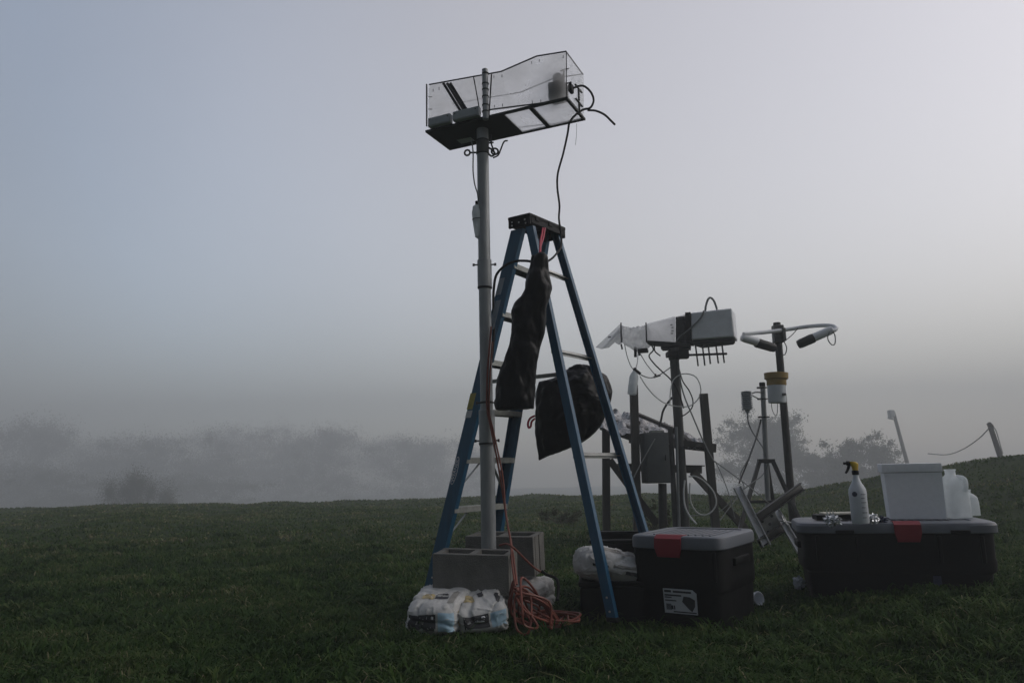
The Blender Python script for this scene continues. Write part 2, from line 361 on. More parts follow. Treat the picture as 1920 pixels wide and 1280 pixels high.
for y, r, w in ((497, .043, .03), (826, .0465, .028), (755, .038, .026)):
    a = mp(y); m = MB()
    for s in (-1, 1):
        m.lathe(a + V((s * (r - .002), -.01, 0)), V((s, 0, 0)), [(.0045, 0), (.0045, w * .6), (.009, w * .6), (.009, w)], 8)
    m.build('clamp_bolt', 'darksteel', mast)
a = mp(287); m = MB(); m.torus(a + V((-.095, -.01, 0)), V((.25, 1, .1)), .017, .006, 20, 8); m.tube([a + V((-.078, -.01, 0)), a + V((-.038, -.01, 0))], .006, 8, 1, False); m.build('eye_bolt', 'darksteel', mast)
m = MB(); m.tube([a + V((.036, -.01, .03)), a + V((.06, -.02, .01)), a + V((.075, -.02, -.015)), a + V((.055, -.02, -.03)), a + V((.036, -.02, -.015))], .006, 8)
m.torus(a + V((.075, -.02, .0)), V((0, 1, 0)), .02, .006, 16, 6); m.tube([a + V((.05, -.02, .11)), a + V((.055, -.02, .05)), a + V((.07, -.02, .0))], .005, 8); m.tube([a + V((.038, 0, .065)), a + V((.068, 0, .068))], .006, 8, 1, False)
m.build('turnbuckle', 'darksteel', mast)

# ================================================================== CLEAR INSTRUMENT HOUSING ON THE MAST
Ln = P(800, 239, 4.47); Rn = P(1061, 187, 4.08); e1 = (Rn - Ln); e1.z = 0; Lh = e1.length; e1.normalize(); e2 = V((-e1.y, e1.x, 0)); zb = (Ln.z + Rn.z) / 2
NN = e2; Ln = V((Ln.x, Ln.y, zb))
hs = thing('instrument_housing', 'clear acrylic flared sampler box on top of the mast', 'instrument box', V((mt.x, mt.y, zb)))
W = .31
def N(px, py): return PP(px, py, Ln, NN)                     # on the near side plane
# base plate: dark solid left part, framed windows to the right
PL = N(798, 241); PRt = N(1062, 187); s0 = -.005; LP = (PRt - PL).dot(e1); th = .014
def pl(s, t, z=0): return V((Ln.x, Ln.y, zb)) + e1 * s + e2 * t + Z * z
m = MB(); cut = .56 * LP
m.hexa([pl(-.01, 0, -th), pl(cut, 0, -th), pl(cut, W, -th), pl(-.01, W, -th)], [pl(-.01, 0), pl(cut, 0), pl(cut, W), pl(-.01, W)])
fr = .016
for (sa, sb, ta, tb) in ((cut, LP, 0, fr), (cut, LP, W - fr, W), (LP - fr, LP, fr, W - fr), (cut + .165, cut + .190, fr, W - fr)):
    m.hexa([pl(sa, ta, -th), pl(sb, ta, -th), pl(sb, tb, -th), pl(sa, tb, -th)], [pl(sa, ta), pl(sb, ta), pl(sb, tb), pl(sa, tb)])
bpl = m.build('base_plate', 'plate', hs)
m = MB()
for (sa, sb) in ((cut, cut + .165), (cut + .19, LP - fr)):
    m.hexa([pl(sa, fr, -.009), pl(sb, fr, -.009), pl(sb, W - fr, -.009), pl(sa, W - fr, -.009)], [pl(sa, fr, -.004), pl(sb, fr, -.004), pl(sb, W - fr, -.004), pl(sa, W - fr, -.004)])
m.build('floor_window', 'acrylic', bpl)
m = MB(); m.hexa(*[[pl(s, t, z) for s, t in ((.11, .19), (.21, .19), (.21, .25), (.11, .25))] for z in (-th - .002, -th)]); m.build('sticker', 'sticker', bpl)
top = [(803, 159), (888, 143.5), (913, 139), (938, 134.5), (1005, 105.5), (1061, 96.5)]
bot = [(1061, 184), (1012, 194), (917, 206), (803, 231)]
outl = [N(*p) for p in top + bot]; tk = .005; ins = .012
nearp = [p + e2 * ins for p in outl]
m = MB(); m.prism(nearp, e2 * tk); m.build('side_panel', 'acrylic', hs)
m = MB(); m.prism([p + e2 * (W - 2 * ins) for p in nearp], e2 * tk); m.build('side_panel', 'clear', hs)
tp = [p + e2 * ins for p in outl[:6]]
m = MB()
for a, b in zip(tp[:-1], tp[1:]):
    wv = e2 * (W - 2 * ins - tk); m.hexa([a + e2 * tk, b + e2 * tk, b + wv, a + wv], [p + Z * .004 for p in (a + e2 * tk, b + e2 * tk, b + wv, a + wv)])
m.build('roof_panel', 'clear', hs)
e_t, e_b = tp[-1], nearp[6]; m = MB(); m.prism([e_t - Z * .003 + e1 * .001, e_b + e1 * .001, e_b + e2 * (W - 2 * ins) + e1 * .001, e_t + e2 * (W - 2 * ins) + e1 * .001 - Z * .003], e1 * .004); m.build('end_panel', 'clear', hs)
l_t, l_b = tp[0], nearp[9]; m = MB(); m.prism([l_t + Z * .014 - e1 * .022, l_b - Z * .012 - e1 * .022, l_b + e2 * (W - 2 * ins) - Z * .012 - e1 * .022, l_t + e2 * (W - 2 * ins) + Z * .014 - e1 * .022], e1 * .006); m.build('end_flange', 'clear', hs)
# dark seams along the panel edges and the screws in them
m = MB(); ofs = e2 * (ins - .002)
for a, b in list(zip(outl[:5], outl[1:6])) + [(outl[6], outl[7]), (outl[7], outl[8])]:
    m.beam(a + ofs + Z * .005, b + ofs + Z * .005, .007, .006)
    m.beam(a + e2 * (W - ins) + Z * .005, b + e2 * (W - ins) + Z * .005, .005, .005)
m.beam(outl[5] + ofs, outl[5] + e2 * (W - ins), .006, .005); m.beam(outl[5] + ofs - e1 * .0, outl[6] + ofs, .004, .004)
m.beam(l_t + Z * .014 - e1 * .019, l_b - Z * .012 - e1 * .019, .007, .007, e1)
m.build('edge_seal', 'darksteel', hs)
m = MB()
for (x, y, dx, dy) in ((811, 166, 0, 1), (822, 163, 0, 1), (925, 141, 0, 1), (940, 139, 0, 1), (996, 114, 0, 1), (1010, 110, 0, 1), (1055, 103, 0, 1), (802, 181, 1, 0), (802, 204, 1, 0), (926, 201, 0, -1), (941, 199, 0, -1), (997, 193, 0, -1), (1013, 191, 0, -1)):
    a = N(x, y); b = N(x + dx * 7, y + dy * 5); m.tube([a + e2 * (ins - .004), b + e2 * (ins - .004)], .0022, 6, 1, False)
m.build('screw', 'darksteel', hs)
# slim support tube with clamps in front of the near side
ta, tb_ = N(913, 226), N(911.5, 133); toff = -e2 * .016
m = MB(); m.tube([ta + toff, tb_ + toff], .0185, 18, 1, False); stb = m.build('support_tube', 'galv', hs)
m = MB(); tdir = (tb_ - ta).normalized()
for y in (141, 160, 171, 184, 200, 212):
    p = N(912.3, y) + toff; m.lathe(p, tdir, [(.0195, -.003), (.0215, -.002), (.0215, .004), (.0195, .005)], 18)
m.build('hose_clamp', 'darksteel', stb)
def strip(a, b, w, t, name, ma, par):
    m = MB(); m.beam(a, b, w, t, e2); return m.build(name, ma, par)
strip(N(888, 143) - e2 * .003, N(901, 214) - e2 * .003, .006, .003, 'strap', 'rubber', hs)
strip(N(922, 140) - e2 * .003, N(917, 222) - e2 * .003, .008, .003, 'strap', 'rubber', hs)
# strand screen leaning inside, dark motor block and bracket behind the frosted side
m = MB()
for o in (0, 7, 13):
    a, b = N(829 + o, 154), N(861 + o, 206); m.beam(a + e2 * .014, b + e2 * .014, .0165, .004, e2)
m.build('strand_screen', 'darksteel', hs)
m = MB(); c = N(1038, 163) + e2 * .075; m.box(c, (e1, e2, Z), (.050, .045, .055), .012, 2); m.lathe(c + Z * .055, Z, [(.03, 0), (.03, .05), (.02, .06)], 14); m.build('fan_motor', 'rubber', hs)
m = MB(); c0 = N(1051, 184) + e2 * .05; c1 = N(1051, 124) + e2 * .05; m.tube([c0, c1], .006, 8, 1, False); m.beam(c1 - e1 * .02, c1 + e1 * .035, .006, .006); m.beam(c0 * .45 + c1 * .55 - e1 * .0, c0 * .45 + c1 * .55 + e1 * .05, .006, .006); m.build('bracket', 'darksteel', hs)
m = MB(); p = e_b + e2 * .06 + e1 * .008 + Z * .09; m.box(p, (e1, e2, Z), (.012, .022, .026), .005, 1); m.build('cable_gland', 'rubber', hs)
for dz in (-.03, .04):
    m = MB(); p = e_b + e2 * .19 + e1 * .010 + Z * (.10 + dz * 1.3); m.box(p, (e1, e2, Z), (.006, .06, .003), .001, 1); m.box(p - Z * .04, (e1, e2, Z), (.006, .003, .04), .001, 1); m.build('latch_bar', 'galv_dull', hs)
for (xa, xb, ya, yb) in ((807, 848, 212, 228), (853, 901, 205, 222)):
    a = N((xa + xb) / 2, (ya + yb) / 2); w = (N(xb, ya) - N(xa, ya)).dot(e1) / 2; h = (N(xa, ya).z - N(xa, yb).z) / 2
    a.z = zb + h + .001; m = MB(); m.box(a - e2 * .012, (e1, e2, Z), (w, .020, h), .004, 2); m.box(a - e2 * .034, (e1, e2, Z), (w * .93, .002, h * .8), .001, 1)
    j = m.build('junction_box', 'greyplastic', hs); m = MB()
    for s in (-.8, .8): m.lathe(a - e2 * .036 + e1 * w * s + Z * h * .4, -e2, [(.004, 0), (.003, .003)], 8)
    m.build('screw', 'darksteel', j)

# ------------------------------------------------------------------ cables about the mast
def cable(pts, r, ma, label, name='cable', cat='cable', group=None, k=8, n=8):
    m = MB(); m.tube([p if isinstance(p, V) else P(*p) for p in pts], r, n, k); return m.build(name, ma, None, label, cat, group)
gl = e_b + e2 * .06 + e1 * .012 + Z * .09
m = MB(); m.tube([gl, P(1092, 161, 4.16), P(1107, 172, 4.17), P(1113, 188, 4.18), P(1107, 202, 4.18), P(1093, 206, 4.18), P(1079, 216, 4.16), P(1068, 230, 4.15), P(1064, 252, 4.2), P(1056, 288, 4.3), P(1046, 325, 4.36), P(1045, 352, 4.42), P(1049, 385, 4.5), P(1048, 410, 4.55), P(1052, 440, 4.56), P(1052, 462, 4.5), P(1043, 476, 4.42), P(1033, 486, 4.36), P(1020, 493, 4.30)], .0065, 8, 8)
m.build('cable', 'rubber', None, 'black cable hanging from the sampler box down to the ladder top', 'cable')
cable([(1102, 207, 4.185), (1117, 208, 4.2), (1133, 215, 4.22), (1145, 226, 4.24), (1153, 234, 4.26)], .0065, 'rubber', 'short loose black cable end sticking out right of the sampler box')
cable([(1081, 232, 4.2), (1081, 250, 4.2), (1079, 272, 4.2)], .0012, 'greycable', 'thin wire tail dangling under right end of the sampler box', 'wire_tail', 'wire')
cable([(1000, 491, 4.46), (985, 489, 4.5), (966, 490, 4.5), (947, 498, 4.52), (931, 515, 4.52), (926, 540, 4.5), (925, 570, 4.49), (926, 620, 4.47), (922, 680, 4.46)], .008, 'rubber', 'black cable looped over the near ladder rail beside the mast')
cable([(884, 262, 4.40), (887, 285, 4.37), (887, 320, 4.37), (890, 345, 4.38), (895, 362, 4.39), (897, 378, 4.4)], .004, 'greycable', 'thin grey cable running down to the white bottle beside the mast')
cable([(951, 264, 4.5), (945, 266, 4.45), (939, 280, 4.4), (934, 291, 4.38), (925, 296, 4.36)], .005, 'rubber', 'short black strap cord slanting under the sampler box')
bt = thing('splice_bottle', 'white plastic bottle tied upside down against the mast pipe', 'bottle', P(897, 445, 4.42))
m = MB(); a = P(899, 447, 4.42); b = P(894, 384, 4.42); ax = (b - a).normalized(); Lb = (b - a).length
m.lathe(a, ax, [(.013, 0), (.026, .012), (.030, Lb * .3), (.034, Lb * .55), (.034, Lb * .78), (.028, Lb * .88), (.026, Lb * .95), (.012, Lb)], 18); m.build('body', 'jug', bt)
m = MB(); m.lathe(b, ax, [(.009, 0), (.009, .02), (.006, .024)], 10); m.build('cap', 'rubber', bt)
m = MB(); m.lathe(a + ax * Lb * .55, ax, [(.0350, 0), (.0352, .004)], 18); m.build('tie', 'rubber', bt)

# ================================================================== BLACK BAGS
def film_bag(secs, d, thick, seed, nr=80, n=80, amp=.017, drop=0.):
    ys = [s[0] for s in secs]; m = MB(); rings = []
    wmax = max((s[2] - s[1]) for s in secs)
    for i in range(nr + 1):
        y = ys[0] + (ys[-1] - ys[0]) * i / nr
        l = np.interp(y, ys, [s[1] for s in secs]); r_ = np.interp(y, ys, [s[2] for s in secs]); dd = np.interp(y, ys, [s[3] if len(s) > 3 else d for s in secs])
        c = P((l + r_) / 2, y, dd); hw = (P(r_, y, dd) - P(l, y, dd)).length / 2; t = thick * (hw * 2 / (wmax / F * dd)) ** .7
        rg = ring(c, V((1, 0, 0)), V((0, 1, 0)), hw, t / 2, n, 2.2)
        out = []
        for p in rg:
            q = p - c; w = noise.noise(V((p.x * 14 + seed, p.y * 16, p.z * 7))) + .6 * noise.noise(V((p.x * 34 + seed, p.y * 30, p.z * 15))) + 1.1 * (abs(noise.noise(V((p.x * 9 + seed, p.y * 9 + p.z * 6, p.z * 5)))) - .25) - 5. * max(0, .07 - abs(noise.noise(V((p.x * 16 + seed, p.y * 14, p.z * 9 + p.x * 8)))))
            f = 1 + w * amp / max(hw, .03)
            out.append(V((c.x + q.x * (1 + w * amp * .5 / max(hw, .05)), c.y + q.y * max(.3, 1 + w * amp * 2.4 / max(t, .05)), p.z + w * amp * .5)))
        rings.append(out)
    m.loft(rings); return m
b1 = thing('rubbish_bag', 'long narrow black plastic bag hanging from the ladder top by a red tie', 'plastic bag', P(965, 765, 4.3))
s1 = [(476, 997, 1021), (482, 994, 1026), (495, 993, 1028), (512, 989, 1031), (540, 982, 1037), (555, 978, 1033), (570, 966, 1027), (583, 957, 1023), (600, 960, 1022), (625, 959, 1021), (650, 952, 1014), (680, 942, 1008), (705, 934, 1004), (735, 927, 1003), (755, 926, 1002), (766, 929, 1001)]
film_bag(s1, 4.28, .15, 3).build('bag_film', 'bagfilm', b1, ang=180)
m = MB(); m.tube([P(1018, 428, 4.52), P(1016, 440, 4.44), P(1013, 455, 4.36), P(1012, 477, 4.29)], .006, 8); m.tube([P(1022, 428, 4.52), P(1019, 445, 4.42), P(1014, 462, 4.34), P(1013, 478, 4.29)], .005, 8); m.build('tie', 'pinkred', b1)
b2 = thing('rubbish_bag', 'bulging black plastic bag with small red drawstring loop hung behind the ladder', 'plastic bag', P(1050, 860, 4.95))
s2 = [(685, 1082, 1096), (687, 1073, 1104), (690, 1064, 1113), (698, 1054, 1124), (709, 1036, 1136), (716, 1010, 1141), (738, 1004, 1147), (752, 1003, 1146), (769, 1003, 1142), (785, 1004, 1135), (799, 1004, 1127), (812, 1004, 1116), (821, 1005, 1106), (831, 1006, 1090), (839, 1007, 1071), (850, 1008, 1042), (857, 1009, 1024), (862, 1010, 1013)]
film_bag(s2, 5.0, .34, 11, 96, 96, .019).build('bag_film', 'bagfilm', b2, ang=180)
m = MB(); q = [(1003, 779), (994, 784), (990, 793), (991, 801), (995, 799), (997, 790), (1003, 784)]; m.tube([P(x, y, 4.9) for x, y in q], .007, 8); m.build('drawstring', 'pinkred', b2)

# ================================================================== CONCRETE BLOCKS AND SACKS
def block(corner, yaw, tx, ty, label, L=.40, Wd=.195, H=.20):
    """hollow two-cell block; corner = near right top corner"""
    ax = yawframe(yaw, tx, ty); x, y, z = ax; o = corner - x * L - z * H; m = MB(); t = .032
    def bx(x0, x1, y0, y1, z0, z1, b=.003): m.box(o + x * (x0 + x1) / 2 + y * (y0 + y1) / 2 + z * (z0 + z1) / 2, ax, ((x1 - x0) / 2, (y1 - y0) / 2, (z1 - z0) / 2), b, 1)
    bx(0, L, 0, t, 0, H); bx(0, L, Wd - t, Wd, 0, H)
    for x0, x1 in ((.004, .036), (L / 2 - .018, L / 2 + .018), (L - .036, L - .004)): bx(x0, x1, t + .0006, Wd - t - .0006, .001, H - .002, 0)
    for x0, x1 in ((L - .004, L),):
        bx(x0, x1 + .001, t + .001, Wd * .5 - .010, .002, H - .003, 0); bx(x0, x1 + .001, Wd * .5 + .010, Wd - t - .001, .002, H - .003, 0)
    return m.build('concrete_block', 'concrete', None, label, 'concrete block', 'concrete blocks weighting the mast foot')
k1 = P(954, 1041, 4.04); block(k1, R(-13), R(3), R(1.2), 'hollow concrete block lying in front of the mast on two white sacks', .415, .20, .208)
k2 = P(999, 1006, 4.42); block(k2, R(-20), R(4), R(0), 'hollow concrete block set behind the mast with its end to the right', .42, .2, .22)
def sack(c, yaw, hx, hy, hz, seed, label, tilt=0., rollx=0., prints=(), parent_label=None, sag=.0, e=6.5):
    ax = yawframe(yaw, tilt, rollx); n = 40
    def sp(p, off=0.):
        p = V(p); d = (abs(p.x) ** e + abs(p.y) ** e + abs(p.z) ** e) ** (1 / e); q = p / d
        l = V((q.x * hx, q.y * hy, q.z * hz)); l.z -= sag * q.y * q.y * hz * (1 if q.z > -.5 else .3); l.z *= 1 - .34 * abs(q.y) ** 3 - .12 * max(0, -q.y) ** 6
        s = noise.noise(V((l.x * 7 + seed, l.y * 7, l.z * 9))) * .011 + noise.noise(V((l.x * 19 + seed, l.y * 15, l.z * 22))) * .006 - max(0, .10 - abs(noise.noise(V((l.x * 8, l.y * 7 + seed, l.z * 9))))) * .11 + max(0, .06 - abs(noise.noise(V((l.x * 17 + seed, l.y * 13, l.z * 19))))) * .10
        l = l + q * (s + off); return c + ax[0] * l.x + ax[1] * l.y + ax[2] * l.z
    t = thing('cement_sack', label, 'sack', V((c.x, c.y, c.z - hz)))
    m = MB()
    faces = [((0, 1, 2), 1), ((0, 1, 2), -1), ((1, 2, 0), 1), ((1, 2, 0), -1), ((2, 0, 1), 1), ((2, 0, 1), -1)]
    bm = bmesh.new()
    def patch(mb, axes, s, a0, a1, b0, b1, off, nn):
        vs = []; fs = []
        for i in range(nn + 1):
            for j in range(nn + 1):
                p = [0, 0, 0]; p[axes[0]] = a0 + (a1 - a0) * i / nn; p[axes[1]] = b0 + (b1 - b0) * j / nn; p[axes[2]] = s; vs.append(sp(p, off))
        for i in range(nn):
            for j in range(nn):
                q = i * (nn + 1) + j; f = (q, q + 1, q + nn + 2, q + nn + 1); fs.append(f if s > 0 else f[::-1])
        mb.add(vs, fs)
    for axs, s in faces: patch(m, axs, s, -1, 1, -1, 1, 0, n)
    bm.free()
    o = m.build('paper_sack', 'bagpaper', t, ang=180)
    bm = bmesh.new(); bm.from_mesh(o.data); bmesh.ops.remove_doubles(bm, verts=bm.verts, dist=.0004); bmesh.ops.recalc_face_normals(bm, faces=bm.faces); bm.to_mesh(o.data); bm.free()
    for (face, a0, a1, b0, b1, ma, nm) in prints:
        axs, s = {'front': ((0, 2, 1), -1), 'top': ((0, 1, 2), 1), 'right': ((1, 2, 0), 1), 'left': ((1, 2, 0), -1)}[face]
        m = MB(); patch(m, axs, s, a0, a1, b0, b1, .0018, 14); m.build(nm, ma, t, ang=180, recalc=False)
    return t
def zc(p, h): return V((p.x, p.y, gz(p.x, p.y) + h))
pr1 = [('front', -.86, .22, -.7, .60, 'print_dark', 'printed_panel'), ('front', .30, .95, -.8, .72, 'print_blue', 'printed_stripe'),
       ('top', -.55, -.05, -.62, -.42, 'print_tan', 'printed_mark'), ('top', -.05, .45, -.45, -.38, 'print_dark', 'printed_line'), ('top', -.0, .5, -.62, -.5, 'print_dark', 'printed_line'), ('top', .55, .8, -.8, -.2, 'print_grey', 'printed_mark'), ('right', -.8, -.1, -.4, .5, 'print_tan', 'printed_mark'),
       ('front', -.1, .15, .25, .45, 'sticker', 'printed_letters'), ('front', -.55, -.25, -.3, 0, 'print_grey', 'printed_picture')]
pf = P(813, 1160, 3.72)
def sack_c(pxc, dfront, yaw, hy, hz):   # centre from the front end
    p = P(pxc, 1160, dfront); ax = yawframe(yaw); q = p + ax[1] * hy; return V((q.x, q.y, gz(q.x, q.y) + hz * .98))
sack(sack_c(805, 3.82, R(-9), .26, .095), R(-9), .138, .26, .098, 1, 'white paper cement sack lying leftmost under the front concrete block', R(3), 0, pr1, sag=.05)
pr2 = [('front', -.78, .18, -.6, .58, 'print_dark', 'printed_panel'), ('front', .26, .92, -.7, .6, 'print_blue', 'printed_stripe'), ('front', -.62, .0, -.1, .12, 'sticker', 'printed_letters'), ('front', -.1, .12, .25, .42, 'sticker', 'printed_letters'),
       ('top', -.6, -.2, -.7, -.3, 'print_tan', 'printed_mark'), ('top', .0, .2, -.55, -.3, 'print_dark', 'printed_mark'), ('top', .62, .85, -.85, -.4, 'print_dark', 'printed_line'), ('right', -.85, -.65, -.4, .5, 'print_dark', 'printed_line'), ('right', -.55, -.4, -.4, .4, 'print_dark', 'printed_line')]
sack(sack_c(908, 3.86, R(12), .235, .09), R(12), .130, .235, .092, 5, 'white paper cement sack under right end of the front concrete block', R(2), R(-7), pr2, sag=.05)
pr3 = [('right', -.7, .0, -.1, .2, 'print_grey', 'printed_mark'), ('front', .1, .7, -.3, .2, 'print_grey', 'printed_mark')]
c3 = P(962, 1085, 4.62); c3.z = gz(c3.x, c3.y) + .09
sack(c3, R(-24), .215, .16, .092, 9, 'white paper cement sack underneath the rear concrete block', 0, 0, pr3, sag=.03)
pr4 = [('front', -.8, -.25, .0, .22, 'print_dark', 'printed_line'), ('front', -.1, .8, .1, .4, 'print_grey', 'printed_mark'), ('top', -.7, .7, -.75, -.5, 'print_grey', 'printed_line'), ('top', .1, .8, -.3, .3, 'print_grey', 'printed_mark'), ('front', .3, .8, -.45, -.1, 'print_dark', 'printed_line')]
c4 = P(1140, 1060, 4.42)
sack(c4, R(8), .185, .19, .098, 21, 'bulging white sack resting on a black case behind the ladder leg', R(-4), R(10), pr4, sag=.15, e=3.2)

# ================================================================== BLACK CASE UNDER THE SACK, OPEN CRATE
cs = thing('black_case', 'low black plastic case carrying the bulging white sack beside the tote', 'case', G(1145, 1150))
ax = yawframe(R(-6)); c = P(1148, 1120, 4.42); gb = gz(c.x, c.y); hz_ = .098; m = MB()
m.box(V((c.x, c.y, gb + hz_ - .01)), ax, (.175, .16, hz_), .02, 3); m.build('body', 'blackplastic', cs)
m = MB(); m.box(V((c.x, c.y, gb + 2 * hz_ + .004)), ax, (.182, .167, .013), .008, 2); m.build('lid', 'blackplastic', cs)
FOOT.append((c.x, c.y, .17, .15, R(-6)))
ct = P(1195, 1003, 5.02); yw = R(-8); ax = yawframe(yw); x, y, z = ax; Hc = ct.z - gz(ct.x, ct.y); base = V((ct.x, ct.y, gz(ct.x, ct.y)))
cr8 = thing('open_crate', 'open black plastic bin standing behind the white sack and tote', 'bin', base)
m = MB(); hw, hd, t = .26, .30, .012
for (cx, cy, a, b) in ((0, -hd, hw, t), (0, hd, hw, t), (-hw, 0, t, hd - t), (hw, 0, t, hd - t)): m.box(base + x * cx + y * cy + z * (Hc / 2 - .01), ax, (a, b, Hc / 2), .002, 1)
m.box(base + z * .02, ax, (hw - t, hd - t, .008), 0); m.build('body', 'blackplastic', cr8)
m = MB()
for (cx, cy, a, b) in ((0, -hd - .012, hw + .035, .018), (0, hd + .012, hw + .035, .018), (-hw - .018, 0, .018, hd - .008), (hw + .018, 0, .018, hd - .008)): m.box(base + x * cx + y * cy + z * (Hc - .008), ax, (a, b, .011), .006, 2)
m.build('rim', 'blackplastic', cr8); FOOT.append((base.x, base.y, .26, .3, yw))

# ================================================================== TOTES
def tote(fr, yaw, L, Wd, ztop, label, latch_s, extra, lidh=.062):
    """fr: near right corner at lid level (x,y); the lid's front runs to -x"""
    ax = yawframe(yaw); x, y, z = ax; zg = min(gz(fr.x, fr.y), gz((fr - x * L).x, (fr - x * L).y)) - .03; c = V((fr.x, fr.y, 0)) - x * L / 2 + y * Wd / 2; H = ztop - zg
    t = thing('storage_tote', label, 'storage tote', V((c.x, c.y, zg)))
    def P3(a, b, h): return c + x * a + y * b + Z * (zg + h)
    m = MB(); prof = [(.86, 0), (.875, .02), (.905, H * .42), (.945, H * .45), (.955, H * .55), (.945, H * .60), (.95, H - lidh - .01), (.975, H - lidh - .006), (.975, H - lidh)]
    m.loft([ring(P3(0, 0, h), x, y, L / 2 * (1 - (1 - s) * .9), Wd / 2 * (1 - (1 - s) * .9 * L / Wd * .6), 64, 9) for s, h in prof])
    # vertical ribs moulded on the front and sides
    for a in np.linspace(-.40, .40, 5):
        if abs(a - latch_s) < .13: continue
        m.box(P3(a * L, -Wd / 2 * .93, H * .70), ax, (.011, .012, H * .15), .004, 1)
    body = m.build('body', 'blackplastic', t, ang=30)
    m = MB(); lp = [(.985, H - lidh - .006), (1.0, H - lidh), (1.0, H - .020), (.985, H - .006), (.955, H), (.80, H), (.795, H - .006), (0.02, H - .006)]
    m.loft([ring(P3(0, 0, h), x, y, L / 2 * s if s > .5 else .01, (Wd / 2 - (1 - s) * L / 2) if s > .5 else .005, 64, 8) for s, h in lp])
    for a in np.linspace(-.3, .3, 9 if L < .8 else 15): m.box(P3(a * L, .0, H - .004), ax, (.006, Wd * .30, .0035), .001, 1)
    lid = m.build('lid', 'lidgrey', t, ang=30)
    la = latch_s * L; m = MB(); wl = .074 if L < .8 else .070; hl = .105
    m.add(*lath(P3, la, -Wd / 2, H, wl, hl)); m.build('latch', 'red', t, ang=30)
    for sx in (-1, 1):
        m = MB(); m.box(P3(sx * L * .478, 0, H * .72), ax, (.018, Wd * .2, .02), .008, 2); m.build('handle', 'blackplastic', t)
    FOOT.append((c.x, c.y, L / 2 * .88, Wd / 2 * .88, yaw)); return t, P3, ax, H, body
def lath(P3, la, f, H, wl, hl):
    vs = []; prof = [(f + .075, H + .004), (f + .02, H + .006), (f - .012, H - .012), (f - .016, H - hl * .55), (f - .010, H - hl), (f + .012, H - hl)]
    n = len(prof); ws = [1, 1, 1, 1, .82, .80]
    for s in (-1, 1):
        for (b, h), w in zip(prof, ws): vs.append(P3(la + s * wl * w, b, h))
    vs += [P3(la + s * wl * w, b + .012, h - .004) for s in (-1, 1) for (b, h), w in zip(prof, ws)]
    fs = []
    for i in range(n - 1):
        fs.append((i, i + 1, n + i + 1, n + i)); fs.append((2 * n + i, 3 * n + i, 3 * n + i + 1, 2 * n + i + 1)); fs.append((i, 2 * n + i, 2 * n + i + 1, i + 1)); fs.append((n + i, n + i + 1, 3 * n + i + 1, 3 * n + i))
    fs += [(0, n, 3 * n, 2 * n), (n - 1, 3 * n - 1, 4 * n - 1, 2 * n - 1)]
    return vs, fs
f1 = P(1353, 1017, 3.98); t1, P31, ax1, H1, body1 = tote(f1, R(-34), .53, .625, f1.z + .024, 'black storage tote with grey lid and white label on its front', -.05, None)
# product label on the front wall
m = MB(); a0, h0, lw, lh = .02, H1 * .335, .090, .062; fy = -.625 / 2 + .0215
def LB(a, h, o=0.): return P31(.02 + a, fy - o + (.30 - h / H1) * .055, h)
def lq(a0, a1, h0, h1, o, t=.0012): return ([LB(a0, h0, o), LB(a1, h0, o), LB(a1, h1, o), LB(a0, h1, o)], -ax1[1] * t)
m.prism([LB(-lw, h0 - lh), LB(lw, h0 - lh), LB(lw, h0 + lh - .018), LB(lw - .02, h0 + lh), LB(-lw, h0 + lh)], -ax1[1] * .012); lab = m.build('label', 'sticker', body1)
m = MB(); oo = .0125
for q in ((-.083, -.045, .044, .056), (-.035, .065, .044, .054), (-.083, .01, .026, .034), (-.083, -.045, .016, .022), (-.083, -.02, .0, .006), (-.05, -.04, -.042, -.022), (-.036, -.03, -.042, -.022), (-.04, .085, -.056, -.050)):
    m.prism(*lq(q[0], q[1], h0 + q[2], h0 + q[3], oo))
m.prism([LB(.012, h0 + .000, oo), LB(.045, h0 - .035, oo), LB(.062, h0 - .048, oo), LB(.080, h0 - .02, oo), LB(.082, h0 + .012, oo), LB(.055, h0 + .026, oo), LB(.022, h0 + .028, oo)], -ax1[1] * .0012)
m.build('printing', 'print_dark', lab)
m = MB()
for i in range(7): m.prism(*lq(-.078 + i * .0042, -.0755 + i * .0042, h0 - .045, h0 - .014, oo))
m.build('bar_stripes', 'print_dark', lab)
f2 = P(1880, 981, 4.30); t2, P32, ax2, H2, body2 = tote(f2, R(-15), 1.07, .52, f2.z + .008, 'long black storage tote with grey lid carrying a foam cooler and jugs', .05, None, .058)
m = MB()
for s in (-.26, .30): m.box(P32(s * 1.07, -.26 - .003, H2 - .052), ax2, (.05, .008, .010), .003, 1)
m.build('lid_catch', 'blackplastic', t2)
m = MB(); m.box(P32(.185, -.256 + .028, H2 * .33), ax2, (.022, .004, .045), .002, 1); m.build('sticker', 'navy', body2)
zl2 = f2.z + .008 + .001
def on2(px, dd):        # a point on the top of the long tote under a picture column
    w = ray(px, 960); p = EYE + w * (dd / w.y); return V((p.x, p.y, zl2))

